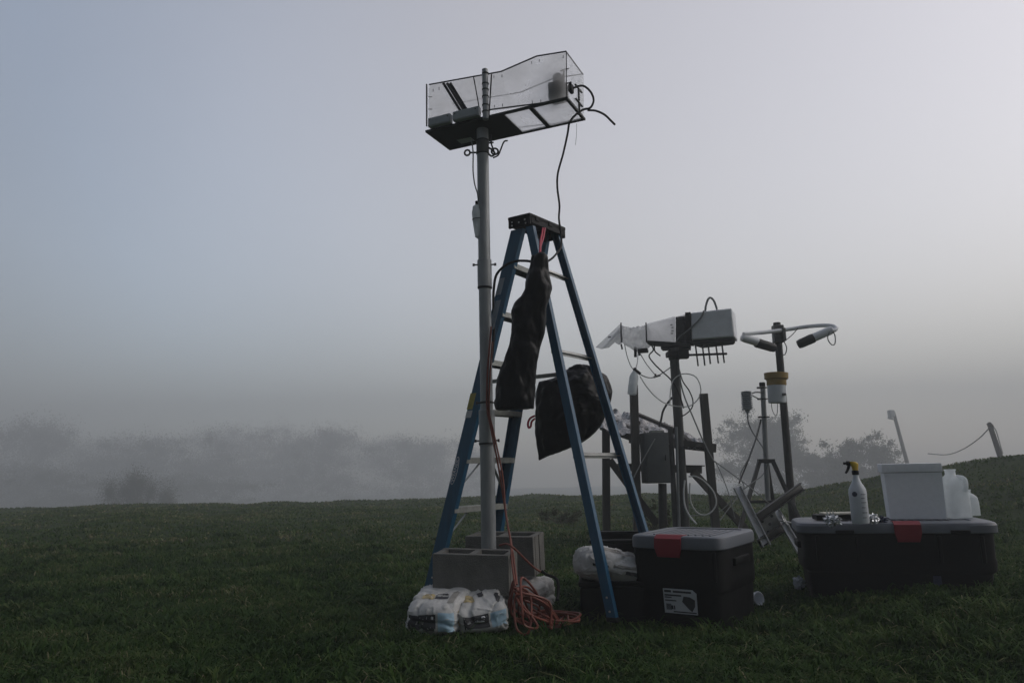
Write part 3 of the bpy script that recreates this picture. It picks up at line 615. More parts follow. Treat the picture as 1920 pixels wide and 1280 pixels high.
# ================================================================== THINGS ON THE LONG TOTE
fc = thing('foam_cooler', 'white foam cooler box standing on the long black tote', 'cooler', on2(1714, 4.72))
lean = .0; cb = on2(1716, 4.74); axc = yawframe(R(-20)); xx, yy, zz = axc; zz = (Z + xx * -.022).normalized()
hgt = .325; rr = []
m = MB()
for s, h in ((.150, 0), (.151, .003), (.156, hgt * .84)):
    rr.append([cb + zz * h + xx * a * s + yy * b * s * .72 for a, b in ((-1, -1), (1, -1), (1, 1), (-1, 1))])
m.hexa(rr[0], rr[2]); body = m.build('body', 'foam', fc)
m = MB(); m.box(cb + zz * (hgt * .84 + .003 + hgt * .08) - xx * .003, (xx, yy, zz), (.164, .164 * .74, hgt * .08), .006, 2); m.build('lid', 'foam', fc)
m = MB(); m.box(cb + zz * (hgt * .84 + .0016), (xx, yy, zz), (.150, .11, .0014), 0); m.build('lid_seam', 'print_grey', fc)
sb = thing('spray_bottle', 'white spray bottle with yellow and black trigger head', 'spray bottle', on2(1611, 4.42))
c = on2(1612, 4.42); k = (P(1629, 950, 4.42) - P(1596, 950, 4.42)).length / 2; hB = P(1605, 865, 4.42).z - c.z; tl = (Z + V((-.012, 0, 0))).normalized(); hb = hB
m = MB(); pr = [(.88, 0), (.95, .008), (.95, hb * .42), (.97, hb * .50), (.90, hb * .56), (.52, hb * .66), (.34, hb * .74), (.30, hb * .80)]
m.lathe(c, tl, [(r * k, h) for r, h in pr], 24, 1.0); bd = m.build('bottle', 'whiteplastic', sb)
m = MB()
for i, h in enumerate((.10, .18, .26, .34, .41, .47)):
    a0, a1 = -.1, (.55 if i % 2 else .35)
    p = [c + tl * hb * h + (V((1, 0, 0)) * math.sin(t) - V((0, 1, 0)) * math.cos(t)) * (k * .975) for t in np.linspace(a0, a1, 5)]; m.tube(p, .0016, 4, 1, False)
m.build('volume_marks', 'navy', bd)
m = MB(); th_ = [(-.95), (-.5)]; q = []
p = c + tl * hb * .475 + (V((1, 0, 0)) * math.sin(-.75) - V((0, 1, 0)) * math.cos(-.75)) * (k * .93); m.lathe(p, (p - (c + tl * hb * .475)), [(.0145, 0), (.0145, .002), (.0, .003)], 12); m.build('round_mark', 'navy', bd)
m = MB(); m.lathe(c + tl * hb * .785, tl, [(.34 * k, 0), (.38 * k, .004), (.38 * k, .022), (.30 * k, .026)], 20); m.build('collar', 'blackplastic', sb)
m = MB(); n0 = c + tl * hb * .82; X_ = V((1, 0, 0)); m.loft([ring(n0 + tl * hb * h + X_ * o * k, X_, V((0, 1, 0)), w * k, .26 * k, 16, 2.6) for h, o, w in ((0, .02, .30), (.04, .02, .31), (.09, .02, .34), (.125, -.02, .44), (.15, -.12, .56), (.172, -.28, .50), (.184, -.36, .34))]); hd_ = m.build('spray_head', 'yellow', sb)
m = MB(); nz_ = n0 + tl * hb * .155 + X_ * -.68 * k; m.lathe(nz_ + X_ * .12 * k, -X_, [(.26 * k, 0), (.26 * k, .016), (.15 * k, .020), (.15 * k, .034)], 14); m.build('nozzle', 'blackplastic', hd_)
m = MB(); m.tube([n0 + tl * hb * .135 + X_ * -.62 * k, n0 + tl * hb * .08 + X_ * -.74 * k, n0 + tl * hb * .03 + X_ * -.92 * k, n0 + tl * hb * -.005 + X_ * -1.12 * k], [.009, .008, .007, .006], 10); m.build('trigger', 'blackplastic', hd_)
def jug(px, dd, wpx, hpx, neck, label, off, handle=True):
    c = on2(px, dd); k = (P(px + wpx / 2, 950, dd) - P(px - wpx / 2, 950, dd)).length / 2; h = P(px, hpx, dd).z - c.z; t = (Z + V((-.02, 0, 0))).normalized(); X_ = V((1, 0, 0)); Y_ = V((0, 1, 0))
    j = thing('plastic_jug', label, 'jug', c); m = MB()
    m.loft([ring(c + t * h * hh + X_ * off * k * max(0, hh - .6), X_, Y_, w * k, w * k * .95, 32, ex) for hh, w, ex in ((0, .93, 5), (.02, 1.0, 5), (.1, .98, 5), (.15, 1.0, 5), (.55, 1.0, 4.5), (.60, .97, 4), (.66, .99, 4), (.74, .92, 3.2), (.82, .70, 2.6), (.87, .45, 2.2), (.90, neck, 2), (.965, neck, 2), (.97, neck * 1.12, 2), (1.0, neck * 1.12, 2))])
    b = m.build('body', 'jug', j)
    if handle:
        m = MB(); m.tube([c + t * h * .84 + Y_ * -k * .35 + X_ * .35 * k, c + t * h * .80 + Y_ * -k * 1.0 + X_ * .5 * k, c + t * h * .66 + Y_ * -k * 1.12 + X_ * .5 * k, c + t * h * .55 + Y_ * -k * .98 + X_ * .45 * k], .014, 10); m.build('handle', 'jug', j)
    return j
jug(1792, 4.66, 45, 879, .40, 'large empty milky plastic jug standing beside the foam cooler', -.05)
jug(1818, 4.84, 30, 917, .52, 'small milky plastic bottle behind right side of the large jug', -.3, False)
def crumple(c, r, seed, sq=.8, amp=.5):
    bm = bmesh.new(); bmesh.ops.create_icosphere(bm, subdivisions=4, radius=1); vs = []
    for v in bm.verts:
        p = v.co.copy(); n1 = abs(noise.noise(p * 2.2 + V((seed, 0, 0)))); n2 = noise.noise(p * 5 + V((0, seed, 0)))
        q = p * (1 + amp * (n1 - .3) * 1.6 + .22 * n2); vs.append(c + V((q.x * r, q.y * r * .8, q.z * r * sq + r * sq * .75)))
    bm.verts.index_update(); fs = [tuple(v.index for v in f.verts) for f in bm.faces]; bm.free(); m = MB(); m.add(vs, fs); return m
m = crumple(on2(1560, 4.40), .046, 3, .62, .8); q = on2(1560, 4.40)
for a, b, cc_ in ((-.03, .05, .085), (-.012, .02, .08), (.004, .03, .085)): m.add([q + V((a, 0, .03)), q + V((a + .02, .004, .03)), q + V((a - .006, -.01, cc_)), q + V((a + .008, .02, .03))], [(0, 1, 2), (1, 3, 2), (3, 0, 2), (0, 3, 1)])
m.build('foil_ball', 'foil', None, 'crumpled shiny foil ball with torn points left of the spray bottle', 'foil')
crumple(on2(1634, 4.44), .037, 8, .75).build('foil_ball', 'foil', None, 'small crumpled foil ball between spray bottle and foam cooler', 'foil')
crumple(on2(1650, 4.50), .036, 15, .5, .7).build('crumpled_wrapper', 'navy', None, 'dark crumpled wrapper at the left foot of the foam cooler', 'wrapper')
bd_ = thing('flat_case', 'flat black case with a cream lid lying behind the spray bottle', 'case', on2(1566, 4.72)); axb = yawframe(R(-10)); c = on2(1568, 4.76)
m = MB(); m.box(c + Z * .016, axb, (.130, .07, .0155), .003, 1); m.build('body', 'blackplastic', bd_); m = MB(); m.box(c + Z * .037 + axb[0] * .02, axb, (.105, .068, .005), .002, 1); m.build('lid', 'cream', bd_)

# ================================================================== ORANGE CORD
m = MB(); top_ = P(966, 1066, 4.02)
pts = [P(921, 612, 4.36), P(918, 650, 4.36), P(914, 700, 4.36), P(913, 762, 4.355), P(920, 800, 4.33), P(930, 850, 4.3), P(939, 900, 4.28), P(946, 945, 4.25), P(952, 985, 4.2), P(959, 1022, 4.12), P(965, 1062, 4.03), P(969, 1095, 3.95)]
m.tube(pts, .0058, 8, 6)
pts = [P(923, 640, 4.37), P(918, 720, 4.36), P(917, 770, 4.355), P(926, 812, 4.32), P(938, 868, 4.28), P(944, 905, 4.27), P(948, 960, 4.23), P(957, 1012, 4.14), P(960, 1055, 4.03), P(966, 1098, 3.94)]
m.tube(pts, .005, 8, 6)
m.tube([P(936, 1022, 4.1), P(950, 1019, 4.08), P(962, 1026, 4.05), P(975, 1038, 4.12), P(992, 1055, 4.2), P(1008, 1068, 4.24), P(1020, 1073, 4.25)], .0055, 8, 6)
def gp(px, py, up=.02, dmul=1.):
    p = G(px, py); return V((p.x, p.y, gz(p.x, p.y) + up))
random.seed(5); path = []
for i in range(12):
    tx = 968 + random.uniform(-5, 12); ty = 1086 + random.uniform(-8, 34); ex_ = 982 + i * 6.2 + random.uniform(-16, 16)
    pe = P(ex_, 1160, 3.98 + random.uniform(-.10, .24)); pe.z = gz(pe.x, pe.y) + .02 + .03 * random.random(); st = P(tx, ty, 3.97 + random.uniform(-.03, .05))
    md = st.lerp(pe, random.uniform(.4, .65)) + V((random.uniform(-.07, .08), random.uniform(-.05, .05), random.uniform(-.01, .05))); md2 = st.lerp(pe, random.uniform(.35, .6)) + V((random.uniform(-.08, .04), random.uniform(-.07, .07), random.uniform(-.02, .035)))
    path += [st, md, pe, pe + V((random.uniform(-.07, .03), random.uniform(-.08, .04), .012)), md2]
m.tube(path, .0060, 7, 5)
path = []
for i in range(34):
    a = i * 1.05 + random.uniform(-.15, .15); rx = .095 + .04 * math.sin(i * 1.7) + random.uniform(-.03, .03); c = P(1040 + 8 * math.sin(i * .9), 1130, 4.12); p = c + V((rx * math.cos(a) * 1.1, .11 * math.sin(a), 0)); p.z = gz(p.x, p.y) + .02 + .003 * i * .35 + .02 * random.random(); path.append(p)
m.tube(path, .0060, 7, 5)
m.build('extension_cord', 'orange', None, 'orange extension cord running down the mast into a tangled pile on grass', 'cord')
cable([(1016, 1070, 4.2), (1026, 1077, 4.18), (1040, 1082, 4.16), (1046, 1090, 4.14), (1047, 1108, 4.12), (1045, 1124, 4.08)], .008, 'rubber', 'black plug lead bending down right of the rear concrete block', 'plug_lead')
FOOT.append((P(1000, 1140, 4.0).x, 4.02, .12, .12, 0))

# ================================================================== SCRAPS ON THE GRASS
p = G(1418, 1140); p.z = gz(p.x, p.y)
m = MB(); cx = p + Z * .052; axr = V((.45, -.85, .25)).normalized()
m.lathe(cx - axr * .05, axr, [(.024, 0), (.034, 0), (.036, .004), (.037, .075), (.040, .078), (.036, .081), (.031, .075), (.025, .004), (.024, 0)], 22)
m.build('paper_cup', 'whiteplastic', None, 'white paper cup lying in the grass by the tote corner', 'cup')
p = G(1275, 1158); m = crumple(V((p.x, p.y - .0, gz(p.x, p.y) + .01)), .055, 31, .5, .9); m.build('plastic_scrap', 'wrap', None, 'crumpled clear plastic scrap in the grass before the tote', 'litter')
p = P(1494, 1042, 4.9); m = crumple(V((p.x, p.y, gz(p.x, p.y) + .02)), .035, 37, 1.2, .5); m.build('plastic_scrap', 'whiteplastic', None, 'small white scrap at the left end of the long tote', 'litter')

# ================================================================== CROSSED METAL BRACKET
br = thing('metal_bracket', 'crossed metal channel bracket propped between the two black totes', 'bracket', G(1455, 1010))
def bar(a, b, w, h, ma, d0, d1, nm='bar'):
    m = MB(); A, B = P(*a, d0), P(*b, d1); dr = (B - A).normalized(); yv = V((0, 1, 0)); x = dr.cross(yv).normalized()
    m.box((A + B) / 2, (x, yv, dr), (w / 2, .004, (B - A).length / 2), .001, 1)
    for s in (-1, 1): m.box((A + B) / 2 + x * s * (w / 2 - .003) - yv * (h / 2 + .0045), (x, yv, dr), (.003, h / 2, (B - A).length / 2), 0)
    m.build(nm, ma, br)
bar((1381, 912), (1436, 1022), .058, .03, 'alu', 5.75, 5.55, 'channel'); bar((1453, 955), (1500, 1035), .05, .03, 'alu', 5.72, 5.5, 'channel')
bar((1421, 969), (1503, 911), .058, .035, 'darksteel', 5.62, 5.75, 'channel'); bar((1422, 1018), (1470, 986), .058, .035, 'darksteel', 5.56, 5.66, 'channel')
m = MB(); A = P(1443, 982, 5.66); dr = (P(1436, 1022, 5.6) - P(1381, 912, 5.6)).normalized(); yv = V((0, 1, 0)); x = dr.cross(yv).normalized(); m.box(A, (x, yv, dr), (.075, .003, .085), .002, 1); plt_ = m.build('plate', 'alu_dark', br)
m = MB()
for a, b in ((-.04, -.04), (.04, -.045), (0, 0), (-.035, .045), (.045, .05)): m.lathe(A + x * a + dr * b - yv * .003, -yv, [(.011, 0), (.011, .002), (.004, .003)], 8)
m.build('bolt', 'darksteel', plt_)
m = MB()
for a, b in (((1465, 966), (1470, 978)), ((1470, 972), (1476, 984)), ((1462, 975), (1490, 981))): m.tube([P(*a, 5.6), P(*b, 5.58)], .006, 8, 1, False)
m.build('bolt', 'alu', br)

# ================================================================== REAR STATION
D = 8.5
def to_ground(a, b):
    d = (b - a).normalized()
    for i in range(60):
        if b.z <= gz(b.x, b.y) - .05: break
        b = b + d * .05
    return b
def post(a, b, d0, r, name, ma, parent, square=False, d1=None):
    A = P(*a, d0); B = to_ground(A, P(*b, d1 or d0)); m = MB()
    if square: m.beam(B, A, r * 2, r * 2, V((0, 1, 0)), .004)
    else: m.tube([B, A], r, 18, 1, False)
    return m.build(name, ma, parent)
fm = thing('timber_frame', 'weathered timber frame with crumpled bright sheeting on its sloping top', 'frame', V((P(1235, 978, D).x, D, gz(P(1235, 978, D).x, D))))
post((1136, 802), (1137, 988), 8.8, .042, 'leg', 'wood', fm, True); post((1188, 722), (1195, 978), 8.3, .042, 'leg', 'wood', fm, True)
post((1319, 738), (1341, 978), 8.3, .040, 'leg', 'wood', fm, True)
def bm_(a, b, d0, d1, w, h, nm, ma='wood', par=None):
    m = MB(); m.beam(P(*a, d0), P(*b, d1), w, h, Z, .003); return m.build(nm, ma, par or fm)
bm_((1180, 822), (1342, 840), 8.44, 8.44, .06, .095, 'beam'); bm_((1128, 800), (1190, 822), 8.85, 8.46, .05, .07, 'beam')
bm_((1143, 862), (1232, 982), 8.75, 8.7, .05, .08, 'brace'); bm_((1299, 884), (1398, 992), 8.5, 8.6, .05, .08, 'brace')
bm_((1160, 875), (1314, 880), 8.58, 8.58, .12, .085, 'shelf'); bm_((1158, 870), (1318, 873), 8.58, 8.58, .18, .012, 'shelf_board', 'darksteel')
def sheetpt(s, t):
    fa = [(1122, 799), (1160, 812), (1230, 832), (1285, 842), (1336, 846)]; fb = [(1148, 775), (1188, 778), (1250, 796), (1290, 812), (1322, 832)]
    q = np.linspace(0, 1, 5); a = P(np.interp(s, q, [p[0] for p in fa]), np.interp(s, q, [p[1] for p in fa]), 8.38); b = P(np.interp(s, q, [p[0] for p in fb]), np.interp(s, q, [p[1] for p in fb]), 9.25)
    return a.lerp(b, t)
m = MB(); ns, nt_ = 70, 26; vs = []; fs = []
for lay in (0, 1):
    for i in range(ns + 1):
        for j in range(nt_ + 1):
            p = sheetpt(i / ns, j / nt_); w = noise.noise(V((p.x * 5, p.y * 3.2, 4))) * .07 + abs(noise.noise(V((p.x * 10 + p.y * 4, p.y * 9, 9)))) * .09 + noise.noise(V((p.x * 24, p.y * 20, 1))) * .022
            vs.append(p + Z * (w - lay * .006))
n1 = (ns + 1) * (nt_ + 1)
for i in range(ns):
    for j in range(nt_):
        q = i * (nt_ + 1) + j; fs.append((q, q + nt_ + 1, q + nt_ + 2, q + 1)); fs.append((n1 + q, n1 + q + 1, n1 + q + nt_ + 2, n1 + q + nt_ + 1))
m.add(vs, fs); m.build('sheeting', 'sheetmetal', fm, ang=60, recalc=False)
for a, b in ((P(1192, 775, 9.0), P(1263, 805, 8.5)), (P(1147, 787, 8.9), P(1189, 806, 8.5)), (P(1263, 803, 8.95), P(1308, 840, 8.4))):
    m = MB(); m.beam(a, b, .05, .035); m.build('batten', 'wood', fm)
# steel cabinet
cb_ = thing('control_cabinet', 'grey steel control cabinet mounted on the timber frame below the sheeting', 'cabinet', P(1231, 905, 8.2))
a, b = P(1206, 811, 8.15), P(1257, 905, 8.15); c = (a + b) / 2; hw, hh = (b.x - a.x) / 2, (a.z - b.z) / 2; axk = yawframe(R(6)); m = MB()
m.box(c + V((0, .11, 0)), axk, (hw, .11, hh), .006, 2); kb = m.build('body', 'cabinet', cb_)
m = MB(); m.box(c + V((.012, -.008, 0)), axk, (hw * .90, .008, hh * .95), .004, 2); dr_ = m.build('door', 'cabinet', cb_); m = MB(); m.box(c + V((hw * .7, -.022, 0)), axk, (.006, .008, .03), .002, 1); m.build('handle', 'darksteel', dr_)
m = MB(); m.box(c + V((.03, .09, hh + .012)), axk, (.07, .05, .012), .003, 1); m.build('cable_entry', 'alu_dark', cb_)
post((1242, 906), (1243, 978), 8.32, .045, 'stand', 'darksteel', cb_)
# centre post with the second sampler
cp = thing('sampler_post', 'dark steel post carrying the white capped sampler and antenna', 'post', V((P(1283, 978, 8.45).x, 8.45, gz(1.8, 8.45))))
post((1263, 652), (1284, 975), 8.45, .052, 'pipe', 'galv_dull', cp); post((1257, 800), (1266, 975), 8.40, .030, 'conduit', 'galv_dull', cp); post((1268, 800), (1273, 975), 8.36, .016, 'conduit', 'galv', cp)
A = P(1263, 655, 8.45); m = MB(); m.lathe(A - Z * .12, Z, [(.058, 0), (.062, .01), (.062, .11), (.056, .12)], 18); m.build('collar', 'darksteel', cp)
s2_ = thing('air_sampler', 'long sampler with white box end and plastic wrapped snout on the post', 'instrument box', P(1263, 652, 8.45))
# axis of the sampler: nearly in the picture plane, its right end a little nearer
LA, RA = P(1165, 640, 8.62), P(1374, 634, 8.22); s1_ = (RA - LA); s1_.z = 0; s1_.normalize(); s2n = V((-s1_.y, s1_.x, 0))
def SPT(px, py): return PP(px, py, LA, s2n)
m = MB(); q = [SPT(1295, 586), SPT(1372, 577), SPT(1377, 631), SPT(1296, 637)]; dv = s2n * .36 + s1_ * .02
bmn = MB(); bmn.prism(q, dv); o = bmn.build('white_cover', 'housing', s2_)
md = o.modifiers.new('bevel', 'BEVEL'); md.width = .018; md.segments = 3
m = MB(); m.prism([SPT(1284.5, 586) - s2n * .006, SPT(1294.5, 585) - s2n * .006, SPT(1295.5, 640) - s2n * .006, SPT(1285, 640) - s2n * .006], s2n * .36); m.build('joint_band', 'rubber', s2_)
m = MB(); m.prism([SPT(1213, 608), SPT(1266, 594), SPT(1266, 641), SPT(1214, 640)], s2n * .006); m.prism([p + s2n * .26 for p in (SPT(1213, 608), SPT(1266, 594), SPT(1266, 641), SPT(1214, 640))], s2n * .006)
m.prism([SPT(1213, 607) + s2n * .006, SPT(1266, 593) + s2n * .006, SPT(1266, 593) + s2n * .26, SPT(1213, 607) + s2n * .26], Z * .004); m.build('duct_panel', 'acrylic', s2_)
m = MB(); m.prism([SPT(1267, 594), SPT(1284, 592), SPT(1284, 640), SPT(1267, 641)], s2n * .30); m.build('fan_section', 'darksteel', s2_)
m = MB(); m.prism([SPT(1268, 593.6) - s2n * .004, SPT(1285, 589) - s2n * .004, SPT(1284.5, 597) - s2n * .004, SPT(1270, 598) - s2n * .004], s2n * .3); m.build('fan_cover', 'acrylic', s2_)
m = MB(); m.beam(SPT(1214, 641) + s2n * .1, SPT(1292, 646) + s2n * .1, .24, .03, Z); m.beam(SPT(1238, 651) + s2n * .12, SPT(1292, 650) + s2n * .12, .16, .025, Z); m.prism([SPT(1296, 640) + s2n * .02, SPT(1376, 634.5) + s2n * .02, SPT(1372, 638) + s2n * .02, SPT(1312, 645) + s2n * .02], s2n * .30); m.build('cradle', 'plate', s2_)
m = MB()
for yy_ in (609, 614, 620, 625):
    p = SPT(1259 + (yy_ % 3), yy_); m.box(p - s2n * .001, (s1_, s2n, Z), (.012, .001, .006), 0)
m.build('markings', 'print_dark', s2_)
# crumpled wrapped snout
def snout():
    m = MB(); rings = []
    pr = [(1163, 607, 640), (1172, 610, 646), (1180, 611, 652), (1190, 611, 656), (1200, 609, 654), (1208, 606, 650), (1214, 606, 645)]
    for i in range(31):
        x = 1163 + 51 * i / 30; t_ = np.interp(x, [p[0] for p in pr], [p[1] for p in pr]); b_ = np.interp(x, [p[0] for p in pr], [p[2] for p in pr]); a = SPT(x, t_); b = SPT(x, b_); c = (a + b) / 2 + s2n * .13
        rg = ring(c, Z, s2n, (a - b).length / 2, .13, 30, 2.6)
        rings.append([p + (p - c).normalized() * (noise.noise(V((p.x * 20, p.y * 16, p.z * 16))) * .025 + abs(noise.noise(V((p.x * 34, p.y * 24, p.z * 30)))) * .022 - .008) for p in rg])
    m.loft(rings); return m
snout().build('wrapped_snout', 'wrap', s2_, ang=70)
m = MB()
for x in (1164.5, 1211.5): 
    p, q_ = SPT(x, 605), SPT(x + 1, 642); m.beam(p - s2n * .012, q_ - s2n * .012, .014, .008, s2n); 
m.beam(SPT(1165, 645) - s2n * .01, SPT(1167, 655) - s2n * .01, .018, .012, s2n); m.build('strap', 'rubber', s2_)
m = MB(); fa, fb, fc_ = SPT(1117, 651), SPT(1163, 608), SPT(1133, 655); m.prism([SPT(1117, 651), SPT(1162, 608), SPT(1164, 622), SPT(1131, 654)], s2n * .004); m.prism([SPT(1117, 651) + s2n * .004, SPT(1162, 608) + s2n * .004, SPT(1163, 606) + s2n * .26, SPT(1120, 649) + s2n * .26], Z * .004); m.build('rain_flap', 'acrylic', s2_)
m = MB(); m.prism([SPT(1129, 653) + s2n * .02, SPT(1163, 611) + s2n * .02, SPT(1168, 640) + s2n * .02, SPT(1160, 646) + s2n * .02, SPT(1152, 641) + s2n * .02, SPT(1141, 651) + s2n * .02], s2n * .003); m.build('flap_side', 'wrap', s2_)
m = MB(); p = SPT(1143, 632) - s2n * .003; m.box(p, (s1_, s2n, Z), (.016, .003, .008), .002, 1); m.build('flap_rivet', 'darksteel', s2_)
m = MB()
for x, y0, y1 in ((1188.5, 648, 667), (1195.5, 650, 664)): m.tube([SPT(x, y0) + s2n * .1, SPT(x, y1) + s2n * .1], .017, 12, 1, False)
m.box(SPT(1203, 655) + s2n * .1, (s1_, s2n, Z), (.055, .05, .022), .006, 1); m.build('drain_fitting', 'rubber', s2_)
m = MB(); m.tube([SPT(1320, 584) + s2n * .15, SPT(1321, 570) + s2n * .15, SPT(1325, 557) + s2n * .15, SPT(1330, 553) + s2n * .15, SPT(1336, 558) + s2n * .15, SPT(1341, 570) + s2n * .15, SPT(1343, 580) + s2n * .15], .012, 10); m.build('arched_hose', 'greycable', s2_)
m = MB(); m.tube([SPT(1320, 583) - s2n * .015, SPT(1317, 592) - s2n * .025, SPT(1308, 604) - s2n * .025, SPT(1293, 618) - s2n * .025, SPT(1276, 631) - s2n * .02, SPT(1268, 640) - s2n * .02], .010, 8); m.build('hose', 'greycable', s2_)
# antenna
an = thing('yagi_antenna', 'black five element yagi antenna on the post below the white sampler', 'antenna', P(1275, 665, 8.38))
m = MB(); m.box(P(1280, 664, 8.36), yawframe(0), (.062, .05, .050), .012, 2); m.box(P(1262, 664, 8.4), yawframe(0), (.07, .075, .03), .006, 1); m.build('mount', 'rubber', an)
m = MB(); m.tube([P(1288, 665.5, 8.34), P(1363, 663, 8.30)], .013, 10, 1, False); m.build('boom', 'rubber', an)
for (xa, ya, xb, yb) in ((1304, 647, 1309, 686), (1317, 647, 1321.5, 685), (1328, 648, 1332, 682), (1342.5, 648, 1347, 681), (1354, 648, 1358, 680)):
    m = MB(); m.tube([P(xa, ya, 8.32), P(xb, yb, 8.31)], .009, 8, 1, False); m.build('element', 'rubber', an)
# hanging white bottle on the left post
hb_ = thing('hanging_bottle', 'white plastic bottle hanging at the top of the left timber post', 'bottle', P(1186, 740, 8.2)); a, b = P(1184.5, 740, 8.2), P(1190, 695, 8.2); axv = (b - a).normalized(); Lb = (b - a).length
m = MB(); m.lathe(a, axv, [(.040, 0), (.050, .012), (.050, Lb * .72), (.044, Lb * .82), (.030, Lb * .92), (.020, Lb)], 18); m.build('body', 'jug', hb_); m = MB(); m.lathe(b, axv, [(.018, -.002), (.018, .03), (.01, .035)], 12); m.build('cap', 'rubber', hb_)

# wires and hoses round the rear post
wires = [
 ([(1171, 645, 8.5), (1176, 668, 8.35), (1184, 688, 8.25), (1193, 697, 8.2)], .005, 'greycable', 'grey wire sagging from the sampler flap to the hanging bottle'),
 ([(1196, 664, 8.5), (1195, 680, 8.3), (1191, 694, 8.22)], .006, 'whitecable', 'white drain tube from the sampler fitting to the hanging bottle'),
 ([(1200, 662, 8.5), (1212, 682, 8.4), (1228, 702, 8.35)], .005, 'greycable', 'thin grey wire slanting from sampler snout to the black connector'),
 ([(1198, 700, 8.2), (1207, 705, 8.22), (1218, 708, 8.28), (1230, 706, 8.32), (1244, 698, 8.34), (1258, 688, 8.36)], .006, 'greycable', 'grey wire curving from the hanging bottle across to the steel post'),
 ([(1221, 646, 8.5), (1225, 656, 8.42), (1217, 667, 8.4), (1226, 681, 8.38), (1240, 695, 8.36), (1258, 712, 8.36), (1272, 735, 8.34), (1282, 765, 8.32)], .008, 'rubber', 'twisted dark cable from the sampler cradle to the steel post'),
 ([(1227, 646, 8.5), (1228, 658, 8.45), (1238, 667, 8.42)], .008, 'rubber', 'short dark cable end hooking out below the sampler duct'),
 ([(1200, 705, 8.2), (1212, 724, 8.2), (1230, 744, 8.22), (1250, 757, 8.25), (1274, 762, 8.28), (1295, 760, 8.28), (1310, 746, 8.3), (1314, 728, 8.3), (1306, 708, 8.32), (1291, 701, 8.33), (1276, 702, 8.33), (1262, 713, 8.32), (1257, 735, 8.3), (1256, 760, 8.3)], .006, 'whitecable', 'pale hose sweeping in a wide loop round the steel post'),
 ([(1273, 690, 8.38), (1280, 714, 8.36), (1292, 732, 8.35), (1299, 750, 8.34), (1297, 765, 8.34), (1286, 776, 8.36), (1278, 780, 8.38)], .007, 'rubber', 'dark cable bowing out right of the steel post'),
 ([(1272, 680, 8.38), (1276, 715, 8.36), (1284, 745, 8.34), (1300, 783, 8.28), (1318, 825, 8.22), (1336, 860, 8.2), (1342, 866, 8.2)], .008, 'greycable', 'long straight cable slanting from the steel post to the right timber post'),
 ([(1342, 866, 8.2), (1375, 890, 8.3), (1410, 916, 8.4), (1450, 950, 8.5)], .006, 'greycable', 'guy wire running down right from the right timber post'),
 ([(1342, 866, 8.2), (1354, 892, 8.2), (1368, 930, 8.2), (1378, 972, 8.2)], .005, 'greycable', 'thin wire hanging down below the right timber post'),
 ([(1260, 745, 8.38), (1250, 758, 8.36), (1243, 771, 8.34), (1240, 785, 8.32), (1236, 800, 8.3)], .012, 'darksteel', 'dark chain link strap slanting left from the steel post'),
 ([(1228, 822, 8.08), (1215, 845, 8.05), (1200, 872, 8.02), (1188, 895, 8.0)], .006, 'greycable', 'thin wire slanting across the cabinet front'),
 ([(1291, 893, 8.2), (1305, 893, 8.18), (1322, 903, 8.16), (1338, 922, 8.15), (1343, 942, 8.15), (1336, 957, 8.15), (1322, 965, 8.15), (1308, 961, 8.15), (1297, 945, 8.15), (1293, 925, 8.15), (1294, 905, 8.17)], .008, 'whitecable', 'thick white hose coiled in a loop by the right timber post'),
 ([(1284, 900, 8.3), (1282, 925, 8.25), (1285, 950, 8.2), (1294, 968, 8.1), (1306, 982, 8.0)], .010, 'whitecable', 'white hose drooping from the steel post behind the tote lid'),
 ([(1295, 966, 8.3), (1320, 965, 8.3), (1350, 958, 8.35), (1385, 925, 8.4), (1410, 905, 8.45), (1430, 890, 8.5), (1440, 870, 8.5)], .006, 'greycable', 'grey cable looping between the timber frame and the silver tripod'),
 ([(1350, 975, 8.2), (1372, 945, 8.3), (1395, 915, 8.4), (1388, 890, 8.45), (1408, 850, 8.48), (1424, 795, 8.5)], .006, 'greycable', 'dark cable hanging from the silver tripod mast down left'),
]
for pts, r, ma, lab_ in wires: cable(pts, r, ma, lab_, 'hose' if ma == 'whitecable' else 'cable', 'hose' if ma == 'whitecable' else 'cable', None, 6, 7)
m = MB()
for a, b in (((1192, 694), (1201, 701)), ): m.tube([P(*a, 8.18), P(*b, 8.18)], .016, 10, 1, False)
m.build('cable_connector', 'rubber', None, 'black cable connector at the neck of the hanging bottle', 'connector')
m = MB(); m.tube([P(1226, 707, 8.33), P(1238, 703, 8.34)], .012, 10, 1, False); m.tube([P(1229, 706, 8.33), P(1229, 701, 8.34)], .01, 8, 1, False); m.build('cable_connector', 'rubber', None, 'black tee connector in the wires left of the steel post', 'connector')

